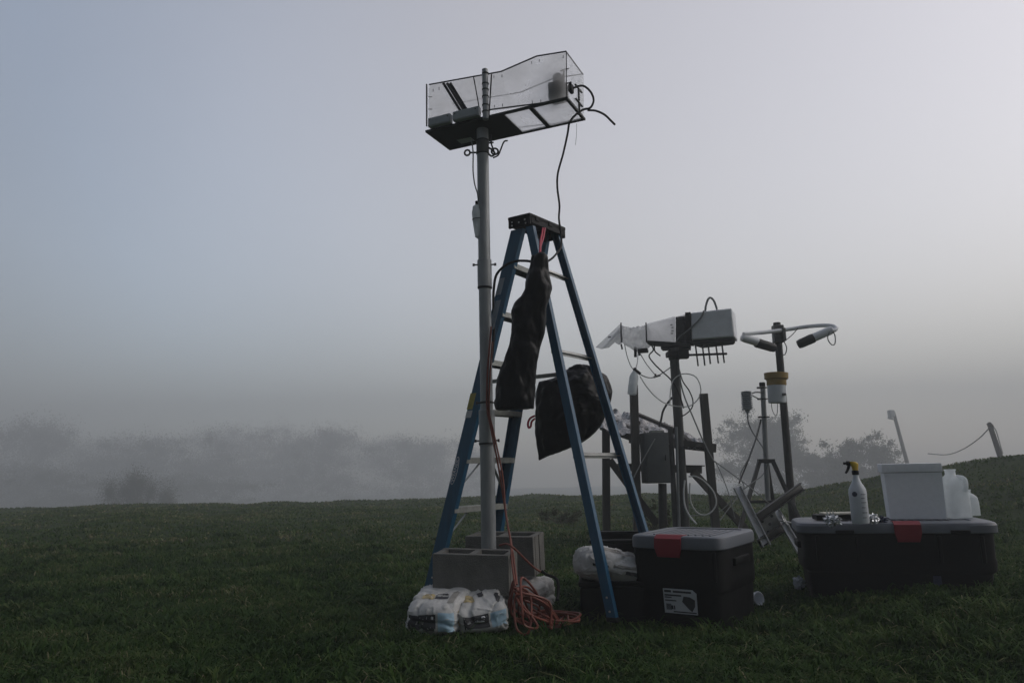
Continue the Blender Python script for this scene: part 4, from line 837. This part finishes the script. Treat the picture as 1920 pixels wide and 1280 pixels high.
# ------------------------------------------------------------------ visibility sensor pole
vp = thing('visibility_sensor', 'dark pole with curved white arm and two hooded sensor heads', 'weather sensor', V((P(1487, 970, 8.6).x, 8.6, gz(3.1, 8.6))))
post((1456.5, 605), (1487, 975), 8.6, .042, 'pole', 'darksteel', vp); 
m = MB(); m.box(P(1459, 626, 8.55), yawframe(0), (.058, .05, .10), .008, 1); m.box(P(1466, 628, 8.52), yawframe(R(10)), (.02, .06, .075), .004, 1); m.build('junction_box', 'galv_dull', vp)
m = MB(); m.tube([P(1394, 626, 8.3), P(1420, 624, 8.38), P(1450, 621, 8.46), P(1480, 617, 8.5), P(1510, 612.5, 8.48), P(1540, 610, 8.42), P(1558, 610.5, 8.36), P(1567, 614, 8.30), P(1566, 618, 8.26), P(1558, 621, 8.24)], .022, 12); m.build('arm', 'housing', vp)
def head(a, b, c, d0, d1, d2):
    A, B, C_ = P(*a, d0), P(*b, d1), P(*c, d2); ax = (C_ - A).normalized(); m = MB(); L1 = (B - A).length; L2 = (C_ - B).length
    m.lathe(A, ax, [(.02, 0), (.042, .012), (.048, .05), (.048, L1)], 20); h = m.build('sensor_head', 'housing', vp); m = MB(); m.lathe(B, ax, [(.050, -.01), (.054, 0), (.052, L2 * .8), (.044, L2), (.036, L2), (.036, L2 * .5)], 20); m.build('hood', 'darksteel', h)
head((1562, 617), (1524, 634), (1496, 646), 8.26, 8.3, 8.34); head((1390, 632), (1419, 642.5), (1453, 651), 8.32, 8.38, 8.44)
m = MB(); m.tube([P(1555, 622, 8.2), P(1552, 634, 8.2), P(1558, 645, 8.2), P(1565, 645, 8.2), P(1566, 632, 8.2), P(1562, 620, 8.2)], .006, 7); m.tube([P(1470, 640, 8.5), P(1475, 652, 8.5), P(1472, 664, 8.5), P(1466, 665, 8.52)], .006, 7); m.tube([P(1470, 640, 8.48), P(1485, 628, 8.46), P(1496, 615, 8.44)], .005, 7); m.build('signal_lead', 'greycable', vp)
bk = thing('rain_collector', 'white bucket with ochre funnel rim strapped to the dark pole', 'rain gauge', P(1457, 754, 8.4)); a, b = P(1457.5, 755, 8.42), P(1455, 699, 8.42); axv = (b - a).normalized(); Lb = (b - a).length; s = Lb / 56
m = MB(); m.lathe(a, axv, [(.094, 0), (.097, .01), (.100, Lb * .60)], 28); m.build('bucket', 'whiteplastic', bk)
m = MB(); m.lathe(a, axv, [(.103, Lb * .58), (.106, Lb * .60), (.106, Lb * .76), (.127, Lb * .80), (.130, Lb * .99), (.118, Lb), (.110, Lb * .9), (.02, Lb * .7)], 28); m.build('funnel_rim', 'ochre', bk)
m = MB(); m.box(P(1470, 739, 8.32), yawframe(0), (.02, .014, .014), .004, 1); m.build('spout', 'darksteel', bk); m = MB(); m.tube([P(1446, 754, 8.4), P(1448, 768, 8.4), P(1453, 778, 8.4), P(1457, 776, 8.4), P(1458, 756, 8.4)], .004, 6); m.build('tie_wire', 'greycable', bk)
# ------------------------------------------------------------------ silver mast on tripod
tr_ = thing('tripod_mast', 'slim silver mast on dark tripod legs with a louvred shield', 'tripod', V((P(1439, 978, 8.7).x, 8.7, gz(3.0, 8.7))))
post((1430, 721), (1441, 965), 8.7, .029, 'mast', 'galv', tr_); m = MB(); a = P(1429.5, 724, 8.7); m.lathe(a, Z, [(.034, 0), (.034, .04), (.028, .045)], 16); m.build('cap', 'rubber', tr_)
for tp_, ft, d0, d1 in (((1424, 864), (1391, 978), 8.68, 8.4), ((1449, 864), (1504, 985), 8.68, 8.45), ((1437, 864), (1452, 960), 8.74, 9.4)):
    A = P(*tp_, d0); B = to_ground(A, P(*ft, d1)); m = MB(); m.beam(A, B, .040, .040, V((0, 1, 0)), .002); m.build('leg', 'darksteel', tr_)
m = MB(); m.beam(P(1421, 864, 8.66), P(1452, 864, 8.66), .05, .045); m.build('leg_hub', 'darksteel', tr_); m = MB(); m.beam(P(1406, 940, 8.52), P(1484, 940, 8.55), .03, .03); m.build('crossbar', 'darksteel', tr_)
m = MB(); A = P(1401.5, 769, 8.6)
for i in range(9): m.lathe(A + Z * (.022 * i + .008), Z, [(.045, 0), (.062, .002), (.060, .012), (.045, .020)], 22)
m.lathe(A + Z * (.022 * 9 + .008), Z, [(.058, 0), (.058, .006), (.03, .012)], 22); m.lathe(A, Z, [(.022, -.03), (.024, .0), (.03, .012)], 12); sh = m.build('radiation_shield', 'greyplastic', tr_)
m = MB(); m.tube([P(1410, 737, 8.6), P(1418, 735, 8.64), P(1430, 736, 8.68)], .008, 8); m.tube([P(1410, 741, 8.6), P(1420, 746, 8.64), P(1430, 750, 8.68)], .007, 8); m.build('shield_arm', 'greycable', tr_)
for y_ in (728, 749, 783):
    m = MB(); p = P(1430 + (y_ - 721) * .045, y_, 8.7); m.lathe(p, Z, [(.033, 0), (.036, .003), (.036, .012), (.033, .015)], 16); m.box(p + V((-.05, -.01, .008)), yawframe(0), (.02, .014, .01), .003, 1); m.box(p + V((.045, -.01, .008)), yawframe(0), (.014, .012, .006), .002, 1); m.build('clamp', 'darksteel', tr_)
m = MB(); m.tube([P(1427, 786, 8.66), P(1418, 820, 8.6), P(1404, 860, 8.52), P(1392, 890, 8.46), P(1386, 905, 8.4)], .009, 8); m.build('stay_rod', 'darksteel', tr_)
m = MB(); m.tube([P(1401.5, 772, 8.6), P(1403, 790, 8.6), P(1410, 808, 8.6), P(1421, 825, 8.62), P(1432, 842, 8.64), P(1437, 862, 8.66)], .007, 8); m.build('signal_lead', 'greycable', tr_)

# ================================================================== POLES ON THE HILL
lp_ = thing('lamp_pole', 'leaning lamp pole with a small lamp head fading in the fog', 'lamp pole', V((0, 0, 0)))
A = P(1675, 772, 70); B = P(1701, 868, 70); B2 = to_ground(A, B + (B - A).normalized() * .5); lp_.location = B2
m = MB(); m.tube([B2, A], [.19, .145], 12, 1, False); m.build('pole', 'wood', lp_)
m = MB(); c = P(1671, 775, 69.9); m.box(c, yawframe(R(15)), (.25, .23, .33), .1, 2); m.lathe(c + V((-.03, 0, -.33)), V((-.3, 0, -1)), [(.19, 0), (.30, .11), (.27, .19)], 14); m.build('lamp_head', 'greyplastic', lp_)
up_ = thing('utility_pole', 'leaning wooden utility pole on the brow of the right hill', 'utility pole', V((0, 0, 0)))
A = P(1855, 794, 32); B = P(1877, 860, 32); B2 = to_ground(A, B); up_.location = B2
m = MB(); m.tube([B2, A], [.115, .095], 12, 1, False); m.build('pole', 'wood', up_)
m = MB(); m.beam(P(1853, 793, 31.8), P(1860, 800, 31.8), .13, .13); m.build('bracket', 'wood', up_)
cable([(1857, 800, 32), (1835, 822, 34), (1805, 842, 37), (1775, 852, 40), (1740, 850, 44)], .024, 'greycable', 'sagging overhead wire running left from the utility pole', 'overhead_wire', 'wire')
cable([(1860, 797, 32), (1867, 806, 31.8), (1873, 825, 31.5), (1880, 850, 31.2)], .022, 'greycable', 'stay wire dropping right of the utility pole to the hill', 'stay_wire', 'wire')

# ================================================================== TREES, BUSHES, WEEDS
def leaf_cloud(clumps, n, size, seed, flat=.75):
    """many small leaf faces spread through ellipsoid clumps; returns verts, faces arrays"""
    r = np.random.default_rng(seed); cl = np.array(clumps); w = cl[:, 3] ** 2 * cl[:, 4]; w = w / w.sum(); idx = r.choice(len(cl), n, p=w)
    d = r.normal(size=(n, 3)); d /= np.linalg.norm(d, axis=1)[:, None]; rad = np.minimum(abs(r.normal(size=n)) * .48, 1.0)
    pos = cl[idx, :3] + d * rad[:, None] * np.stack([cl[idx, 3], cl[idx, 3], cl[idx, 4]], 1)
    a = r.normal(size=(n, 3)); a /= np.linalg.norm(a, axis=1)[:, None]; b = np.cross(a, r.normal(size=(n, 3))); b /= np.linalg.norm(b, axis=1)[:, None]
    s = size * (.5 + r.random(n))[:, None]; vs = np.stack([pos - a * s, pos + b * s * .5, pos + a * s, pos - b * s * .5], 1).reshape(-1, 3)
    return vs, np.arange(4 * n).reshape(-1, 4)
LEAF = leaf_mat('tree_leaves', (.035, .042, .020), (.075, .085, .035), .7); BUSH = leaf_mat('bush_leaves', (.030, .034, .016), (.065, .070, .030), 2)
def cloud_obj(name, vs, fs, ma, parent=None, loc=None, **kw):
    o0 = V((0, 0, 0)); q = parent
    while q is not None: o0 += q.location; q = q.parent
    if parent is None: o0 = V(loc)
    me = bpy.data.meshes.new(name); nv = len(vs); me.vertices.add(nv); me.vertices.foreach_set('co', (vs - np.array(o0)).astype(np.float32).ravel()); me.loops.add(fs.size); me.loops.foreach_set('vertex_index', fs.ravel().astype(np.int32)); me.polygons.add(len(fs)); me.polygons.foreach_set('loop_start', (np.arange(len(fs)) * 4).astype(np.int32)); me.update(calc_edges=True); me.materials.append(ma); o = bpy.data.objects.new(name, me); C.objects.link(o)
    if parent is not None: o.parent = parent
    else: o.location = o0
    tag(o, **kw); return o
def tree(px0, px1, ptop, pbase, d, label, seed, n=26000, leaf=.11, nc=46):
    r = np.random.default_rng(seed); b = P((px0 + px1) / 2, pbase, d); b.z = min(b.z, gz(b.x, b.y) + .05); b.z = gz(b.x, b.y); top = P((px0 + px1) / 2, ptop, d).z; hw = (P(px1, ptop, d).x - P(px0, ptop, d).x) / 2; H = top - b.z
    t = thing('tree', label, 'tree', b); cl = []; m = MB()
    m.tube([b - Z * .3, b + Z * H * .3 + V((.1, 0, 0)), b + Z * H * .6], [.22, .16, .08], 10); zlo = P((px0 + px1) / 2, 1000, d).z
    for i in range(nc):
        a = r.random() * 2 * math.pi; q = r.random() ** .5; zz = r.random(); env = math.sqrt(max(0, 1 - (max(0, zz - .25) / .80) ** 2))
        rr_ = hw * q * max(.2, env) * .92; c = np.array([b.x + rr_ * math.cos(a), b.y + rr_ * math.sin(a) * .8, b.z + H * (.10 + .74 * zz)]); s = hw * (.20 + .20 * r.random())
        cl.append([*c, s, s * (.6 + .4 * r.random())])
        e = V(c); st = b + Z * H * (.12 + .45 * zz * r.random()); m.tube([st, st.lerp(e, .5) + Z * .25, e], [.06, .04, .015], 6, 3)
        if zz > .55 or q > .7:
            for _ in range(3):                     # twigs that stand out of the outline
                dv = V(r.normal(size=3)); dv.z = abs(dv.z); dv.normalize(); ee = e + dv * s * r.uniform(.6, 1.3); m.tube([e, ee], [.016, .006], 4, 1, False); cl.append([*ee, s * .55, s * .5])
    tr = m.build('trunk', 'bark', t); vs, fs = leaf_cloud(cl, n, leaf, seed); cloud_obj('crown', vs, fs, LEAF, t); return t
tree(1338, 1546, 768, 985, 98, 'broad foggy tree behind the dark sensor pole and tripod', 4, 75000, .125, 64)
tree(1556, 1708, 798, 985, 82, 'bushy foggy tree behind the spray bottle and lamp pole', 9, 65000, .11, 58)
tree(1500, 1600, 845, 990, 92, 'low foggy shrub between the two hazy trees', 15, 26000, .12, 30)
def bush(pxc, py, d, hw, h, label, name, seed, n, leaf, cat):
    b = P(pxc, py, d); b.z = gz(b.x, b.y); r = np.random.default_rng(seed); t = thing(name, label, cat, b); cl = []; m = MB()
    for i in range(14):
        c = b + V((r.uniform(-hw, hw), r.uniform(-hw, hw) * .7, h * (.15 + .75 * r.random() ** 1.2))); k = 1 - abs(c.x - b.x) / hw * .25; c.z = b.z + (c.z - b.z) * k
        cl.append([*c, hw * .42, h * .26]); m.tube([b, b.lerp(c, .5) + Z * h * .06, c], [.012 * h / .5, .004 * h / .5], 5, 3)
    m.build('stem', 'stem', t); vs, fs = leaf_cloud(cl, n, leaf, seed); cloud_obj('foliage', vs, fs, BUSH, t)
bush(266, 950, 85, 3.6, 9.2, 'lone dark bush standing in fog beyond the left crest', 'bush', 3, 42000, .06, 'bush')
bush(1050, 985, 12.5, .30, .30, 'low weed clump in the field between the ladder legs', 'weed_clump', 6, 900, .022, 'weeds')
bush(1228, 985, 10.2, .22, .36, 'small leafy weed clump growing under the steel cabinet', 'weed_clump', 12, 260, .03, 'weeds')
# far wood on the left: one mass in the fog
vv = []; ff = []; off = 0; r_ = np.random.default_rng(2)
def wood_row(px, d, topy, n, leaf, sp, k):
    global off
    b = P(px, 1000, d); b.z = gz(b.x, b.y); H = max(3., P(px, topy, d).z - b.z); hw = d * sp
    cl = [[b.x + r_.normal() * hw * .6, b.y + r_.normal() * hw * .5, b.z + H * (.05 + .80 * r_.random()), hw * (.45 + .4 * r_.random()), H * (.16 + .10 * r_.random())] for _ in range(20)]
    vs, fs = leaf_cloud(cl, n, leaf, 50 + k); vv.append(vs); ff.append(fs + off); off += len(vs)
for i in range(36):
    px = -300 + i * 33 + r_.uniform(-12, 12)
    wood_row(px, 212 + r_.uniform(-25, 60) + (15 if px > 480 else 0), 802 + r_.uniform(-20, 18) - (14 if px < 130 else 0) + (8 if 150 < px < 420 else 0) + max(0, px - 640) * .15, 11000, .22, .050, i)
for i in range(17):
    px = -260 + i * 42 + r_.uniform(-14, 14); wood_row(px, 140 + r_.uniform(-14, 26) + max(0, px) * .07, 868 + r_.uniform(-14, 14) + max(0, px) * .05, 9000, .15, .045, 100 + i)
cloud_obj('far_wood', np.concatenate(vv), np.concatenate(ff), LEAF, None, (-50, 150, -7), label='distant wood fading into fog along the left horizon', cat='wood', kind='stuff')
# tall weeds on the hill brow
def weed(px, d, h, seed, label):
    p = P(px, 860, d); p.z = gz(p.x, p.y); m = MB(); r = np.random.default_rng(seed); t = thing('tall_weed', label, 'weed', p); tips = []
    for k in range(3):
        e = p + V((r.uniform(-.2, .2) * h, r.uniform(-.1, .1), h * r.uniform(.7, 1))); m.tube([p, p.lerp(e, .6) + V((0, 0, .08 * h)), e + V((.08 * h * r.choice([-1, 1]), 0, -.05 * h))], [.008, .004], 5, 4); tips.append(e); tips.append(p.lerp(e, .6))
    m.build('stem', 'stem', t); vs, fs = leaf_cloud([[*e, .09, .06] for e in tips], 46, .03, seed); cloud_obj('leaves', vs, fs, BUSH, t)
weed(1812, 22, .45, 1, 'drooping weed on the hill brow left of the utility pole'); weed(1842, 22, .62, 2, 'taller forked weed just left of the utility pole base')
weed(1900, 17, .2, 5, 'short weed tuft on the hill brow right of the utility pole')

# ================================================================== GRASS
def build_grass():
    allv, quads, tris, tint = [], [], [], []; off = [0]
    def wav(x, y, f, p): return .5 + .5 * np.sin(x * f + 2.1 * np.sin(y * f * .63 + p)) * np.sin(y * f * 1.17 + 1.7 * np.sin(x * f * .81 + 2 * p))
    def blades(x, y, h, w, yaw, th, ln, t, droop):
        n = len(x); z = g(x, y) - .006; sx, sy = np.cos(yaw + np.pi / 2) * w, np.sin(yaw + np.pi / 2) * w; lx, ly = np.cos(th) * ln, np.sin(th) * ln
        v = np.empty((n, 7, 3))
        for k, (hh, ll, ww) in enumerate(((0, 0, .9), (.52, .22, 1.0), (.86, .58, .7))):
            hv = h * (hh - droop * ll * .35)
            v[:, 2 * k, 0] = x + lx * ll - sx * ww; v[:, 2 * k, 1] = y + ly * ll - sy * ww; v[:, 2 * k + 1, 0] = x + lx * ll + sx * ww; v[:, 2 * k + 1, 1] = y + ly * ll + sy * ww; v[:, 2 * k, 2] = v[:, 2 * k + 1, 2] = z + hv
        v[:, 6, 0] = x + lx * 1.15; v[:, 6, 1] = y + ly * 1.15; v[:, 6, 2] = z + h * (.98 - droop * .55)
        b = off[0] + np.arange(n)[:, None] * 7; allv.append(v.reshape(-1, 3)); quads.append(b + np.array([0, 1, 3, 2])); quads.append(b + np.array([2, 3, 5, 4])); tris.append(b + np.array([4, 5, 6])); tint.append(np.repeat(t, 7)); off[0] += n * 7
    def allowed(x, y, r):
        keep = np.ones(len(x), bool)
        for (cx, cy_, hx, hy, yw) in FOOT:
            dx, dy = x - cx, y - cy_; a = dx * math.cos(yw) + dy * math.sin(yw); b = -dx * math.sin(yw) + dy * math.cos(yw); keep &= ~((abs(a) < hx) & (abs(b) < hy))
        bare = np.exp(-(((x - .50) / .30) ** 2 + ((y - 4.02) / .20) ** 2)); keep &= r.random(len(x)) > bare * .95
        return keep
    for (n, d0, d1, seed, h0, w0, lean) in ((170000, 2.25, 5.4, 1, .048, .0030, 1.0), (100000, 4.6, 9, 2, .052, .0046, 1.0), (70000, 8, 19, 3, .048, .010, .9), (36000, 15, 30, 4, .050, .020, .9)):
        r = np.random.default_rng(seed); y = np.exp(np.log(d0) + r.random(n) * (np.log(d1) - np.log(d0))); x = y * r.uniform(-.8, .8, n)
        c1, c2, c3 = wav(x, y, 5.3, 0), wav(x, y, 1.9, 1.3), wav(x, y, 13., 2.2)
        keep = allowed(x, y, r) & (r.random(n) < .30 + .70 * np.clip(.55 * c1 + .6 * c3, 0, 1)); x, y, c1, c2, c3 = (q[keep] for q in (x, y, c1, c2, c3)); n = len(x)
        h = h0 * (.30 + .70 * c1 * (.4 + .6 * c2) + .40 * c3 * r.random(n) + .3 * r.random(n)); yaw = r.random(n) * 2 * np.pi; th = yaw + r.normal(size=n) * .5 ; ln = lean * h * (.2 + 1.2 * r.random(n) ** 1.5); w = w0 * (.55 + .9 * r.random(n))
        t = np.clip((.13, .19, .32, .38)[seed - 1] + .42 * r.random(n) ** 1.3 + .34 * (c2 - .2) + .20 * (c1 - .5) + (r.random(n) > .985) * .45, 0, 1)  # nearer rows coloured darker, clump shade put into the tint; rest is blade variation
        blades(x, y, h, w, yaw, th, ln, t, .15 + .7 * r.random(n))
    # longer arching tufts
    r = np.random.default_rng(11); nt_ = 1500; ty = np.exp(np.log(2.4) + r.random(nt_) * (np.log(10.5) - np.log(2.4))); tx = ty * r.uniform(-.78, .78, nt_); nb = 26
    x = np.repeat(tx, nb) + r.normal(size=nt_ * nb) * .030; y = np.repeat(ty, nb) + r.normal(size=nt_ * nb) * .030; k = allowed(x, y, r); size = np.repeat(.5 + .75 * r.random(nt_), nb); tt = np.repeat(r.random(nt_), nb)
    dirx = np.repeat(r.uniform(0, 6.28, nt_), nb); x, y, size, tt, dirx = x[k], y[k], size[k], tt[k], dirx[k]; n = len(x); h = .085 * size * (.6 + .6 * r.random(n)); th = dirx + r.normal(size=n) * 1.1
    blades(x, y, h, .0027 * (1 + y / 7) * (.6 + .7 * r.random(n)), th + r.normal(size=n) * .4, th, h * (.5 + .9 * r.random(n)), np.clip(.15 + .35 * tt + .3 * r.random(n), 0, 1), .4 + .6 * r.random(n))
    # small clover-like leaves low in the turf, and pale dead stalks lying across it
    n = 9000; y = np.exp(np.log(2.3) + r.random(n) * (np.log(6.5) - np.log(2.3))); x = y * r.uniform(-.78, .78, n); k = allowed(x, y, r) & (wav(x, y, 2.6, 4.) > .5); x, y = x[k], y[k]; n = len(x); th = r.random(n) * 6.28
    blades(x, y, .028 + .02 * r.random(n), .0065 + .004 * r.random(n), th, th, .02 + .015 * r.random(n), .25 + .35 * r.random(n), .8 + .5 * r.random(n))
    n = 2200; y = np.exp(np.log(2.3) + r.random(n) * (np.log(8) - np.log(2.3))); x = y * r.uniform(-.78, .78, n); k = allowed(x, y, r); x, y = x[k], y[k]; n = len(x); th = r.random(n) * 6.28
    blades(x, y, .035 + .035 * r.random(n), .0022 + .0012 * r.random(n), th, th, .05 + .09 * r.random(n), .86 + .14 * r.random(n), .3 + .5 * r.random(n))
    V_ = np.concatenate(allv).astype(np.float32); Q = np.concatenate(quads); T = np.concatenate(tris)
    me = bpy.data.meshes.new('grass'); me.vertices.add(len(V_)); me.vertices.foreach_set('co', V_.ravel())
    loops = np.concatenate([Q.ravel(), T.ravel()]).astype(np.int32); me.loops.add(len(loops)); me.loops.foreach_set('vertex_index', loops)
    starts = np.concatenate([np.arange(len(Q)) * 4, len(Q) * 4 + np.arange(len(T)) * 3]).astype(np.int32); me.polygons.add(len(starts)); me.polygons.foreach_set('loop_start', starts)
    me.update(calc_edges=True); me.polygons.foreach_set('use_smooth', [True] * len(me.polygons))
    at = me.attributes.new('blade_tint_shade', 'FLOAT', 'POINT'); at.data.foreach_set('value', np.concatenate(tint).astype(np.float32))
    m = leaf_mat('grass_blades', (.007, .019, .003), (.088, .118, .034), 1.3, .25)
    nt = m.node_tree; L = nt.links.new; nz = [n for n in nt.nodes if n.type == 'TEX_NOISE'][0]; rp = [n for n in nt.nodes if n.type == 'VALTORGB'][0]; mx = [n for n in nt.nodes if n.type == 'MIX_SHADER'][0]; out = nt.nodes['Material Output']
    aa = nt.nodes.new('ShaderNodeAttribute'); aa.attribute_name = 'blade_tint_shade'
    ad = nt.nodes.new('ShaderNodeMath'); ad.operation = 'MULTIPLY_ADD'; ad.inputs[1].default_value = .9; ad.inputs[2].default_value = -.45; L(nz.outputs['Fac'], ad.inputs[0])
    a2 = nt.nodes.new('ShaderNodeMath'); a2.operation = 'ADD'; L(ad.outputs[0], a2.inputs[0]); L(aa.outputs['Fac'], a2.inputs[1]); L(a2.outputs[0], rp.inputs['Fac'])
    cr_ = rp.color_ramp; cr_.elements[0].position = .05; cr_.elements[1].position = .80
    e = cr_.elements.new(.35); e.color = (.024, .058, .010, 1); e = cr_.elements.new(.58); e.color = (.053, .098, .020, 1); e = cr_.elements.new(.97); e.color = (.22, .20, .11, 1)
    gl = nt.nodes.new('ShaderNodeBsdfGlossy'); gl.inputs['Roughness'].default_value = .5; fr = nt.nodes.new('ShaderNodeLayerWeight'); fr.inputs['Blend'].default_value = .3; m2 = nt.nodes.new('ShaderNodeMixShader'); fm_ = nt.nodes.new('ShaderNodeMath'); fm_.operation = 'MULTIPLY'; fm_.inputs[1].default_value = .035
    L(fr.outputs['Facing'], fm_.inputs[0]); L(fm_.outputs[0], m2.inputs[0]); L(mx.outputs[0], m2.inputs[1]); L(gl.outputs[0], m2.inputs[2]); L(m2.outputs[0], out.inputs['Surface'])
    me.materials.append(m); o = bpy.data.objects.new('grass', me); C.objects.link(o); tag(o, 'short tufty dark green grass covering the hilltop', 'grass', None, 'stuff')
build_grass()

# ================================================================== HAZE
HD = .0078
m = MB(); m.hexa([V((x, y, -9)) for x, y in ((-326, -24), (326, -24), (326, 330), (-326, 330))], [V((x, y, 32)) for x, y in ((-326, -24), (326, -24), (326, 330), (-326, 330))])
hm = bpy.data.materials.new('fog'); hm.use_nodes = True; nt = hm.node_tree; nt.nodes.remove(nt.nodes['Principled BSDF']); pv = nt.nodes.new('ShaderNodeVolumePrincipled')
pv.inputs['Color'].default_value = (.825, .85, .875, 1); pv.inputs['Density'].default_value = HD; pv.inputs['Anisotropy'].default_value = .2
nt.links.new(pv.outputs[0], nt.nodes['Material Output'].inputs['Volume'])
hz = m.build('haze', hm, None, 'pale morning fog lying over the hilltop', 'fog', None, 'stuff')

# ================================================================== LIGHT
SUN_EL, SUN_AZ = R(34), R(95)            # azimuth clockwise from the view direction (+Y)
w = bpy.data.worlds.new('World'); SC.world = w; w.use_nodes = True; nt = w.node_tree; bg = nt.nodes['Background']
sk = nt.nodes.new('ShaderNodeTexSky'); sk.sky_type = 'NISHITA'; sk.sun_disc = False; sk.sun_elevation = SUN_EL; sk.sun_rotation = SUN_AZ; sk.air_density = 1.0; sk.dust_density = 1.5; sk.ozone_density = 1.0
hsv = nt.nodes.new('ShaderNodeHueSaturation'); hsv.inputs['Saturation'].default_value = .60; nt.links.new(sk.outputs[0], hsv.inputs['Color'])
# added sky gradient as thin-cloud glow: brighter ahead-right, dimmed behind to backlight things
tc = nt.nodes.new('ShaderNodeTexCoord'); dt = nt.nodes.new('ShaderNodeVectorMath'); dt.operation = 'DOT_PRODUCT'
GA, GE = R(26), R(32); dt.inputs[1].default_value = (math.sin(GA) * math.cos(GE), math.cos(GA) * math.cos(GE), math.sin(GE)); nt.links.new(tc.outputs['Generated'], dt.inputs[0])
mr = nt.nodes.new('ShaderNodeMapRange'); mr.interpolation_type = 'SMOOTHSTEP'; mr.inputs['From Min'].default_value = .1; mr.inputs['From Max'].default_value = 1.0; mr.inputs['To Min'].default_value = .235; mr.inputs['To Max'].default_value = 2.05; wn = nt.nodes.new('ShaderNodeTexNoise'); wn.inputs['Scale'].default_value = 2.2; wn.inputs['Detail'].default_value = 4; wn.inputs['Roughness'].default_value = .45; nt.links.new(tc.outputs['Generated'], wn.inputs['Vector'])
wa = nt.nodes.new('ShaderNodeMath'); wa.operation = 'MULTIPLY_ADD'; wa.inputs[1].default_value = .16; nt.links.new(wn.outputs['Fac'], wa.inputs[0]); wb = nt.nodes.new('ShaderNodeMath'); wb.operation = 'SUBTRACT'; wb.inputs[1].default_value = .08; nt.links.new(dt.outputs['Value'], wb.inputs[0]); nt.links.new(wb.outputs[0], wa.inputs[2])
nt.links.new(wa.outputs[0], mr.inputs['Value'])
ml = nt.nodes.new('ShaderNodeVectorMath'); ml.operation = 'SCALE'; nt.links.new(hsv.outputs[0], ml.inputs[0]); nt.links.new(mr.outputs['Result'], ml.inputs['Scale']); tn = nt.nodes.new('ShaderNodeMixRGB'); tn.blend_type = 'MULTIPLY'; tn.inputs[2].default_value = (1.17, .985, .84, 1); mw = nt.nodes.new('ShaderNodeMapRange'); mw.inputs['From Min'].default_value = .62; mw.inputs['From Max'].default_value = .92
nt.links.new(dt.outputs['Value'], mw.inputs['Value']); nt.links.new(mw.outputs['Result'], tn.inputs[0]); nt.links.new(ml.outputs[0], tn.inputs[1]); nt.links.new(tn.outputs[0], bg.inputs['Color'])
bg.inputs['Strength'].default_value = .13
sl = bpy.data.lights.new('sun', 'SUN'); sl.energy = .5; sl.angle = R(40); sl.color = (1, .95, .88); so = bpy.data.objects.new('sun', sl); C.objects.link(so)
sd = V((math.sin(SUN_AZ) * math.cos(SUN_EL), math.cos(SUN_AZ) * math.cos(SUN_EL), math.sin(SUN_EL))); so.rotation_euler = sd.to_track_quat('Z', 'Y').to_euler(); so.location = sd * 50
SC.view_settings.view_transform = 'Standard'; SC.view_settings.look = 'None'; SC.view_settings.exposure = .06; SC.view_settings.gamma = 1
cy = SC.cycles; cy.max_bounces = 10; cy.transparent_max_bounces = 24; cy.volume_bounces = 2; cy.use_denoising = True; cy.diffuse_bounces = 4
try: cy.denoiser = 'OPENIMAGEDENOISE'
except Exception: pass
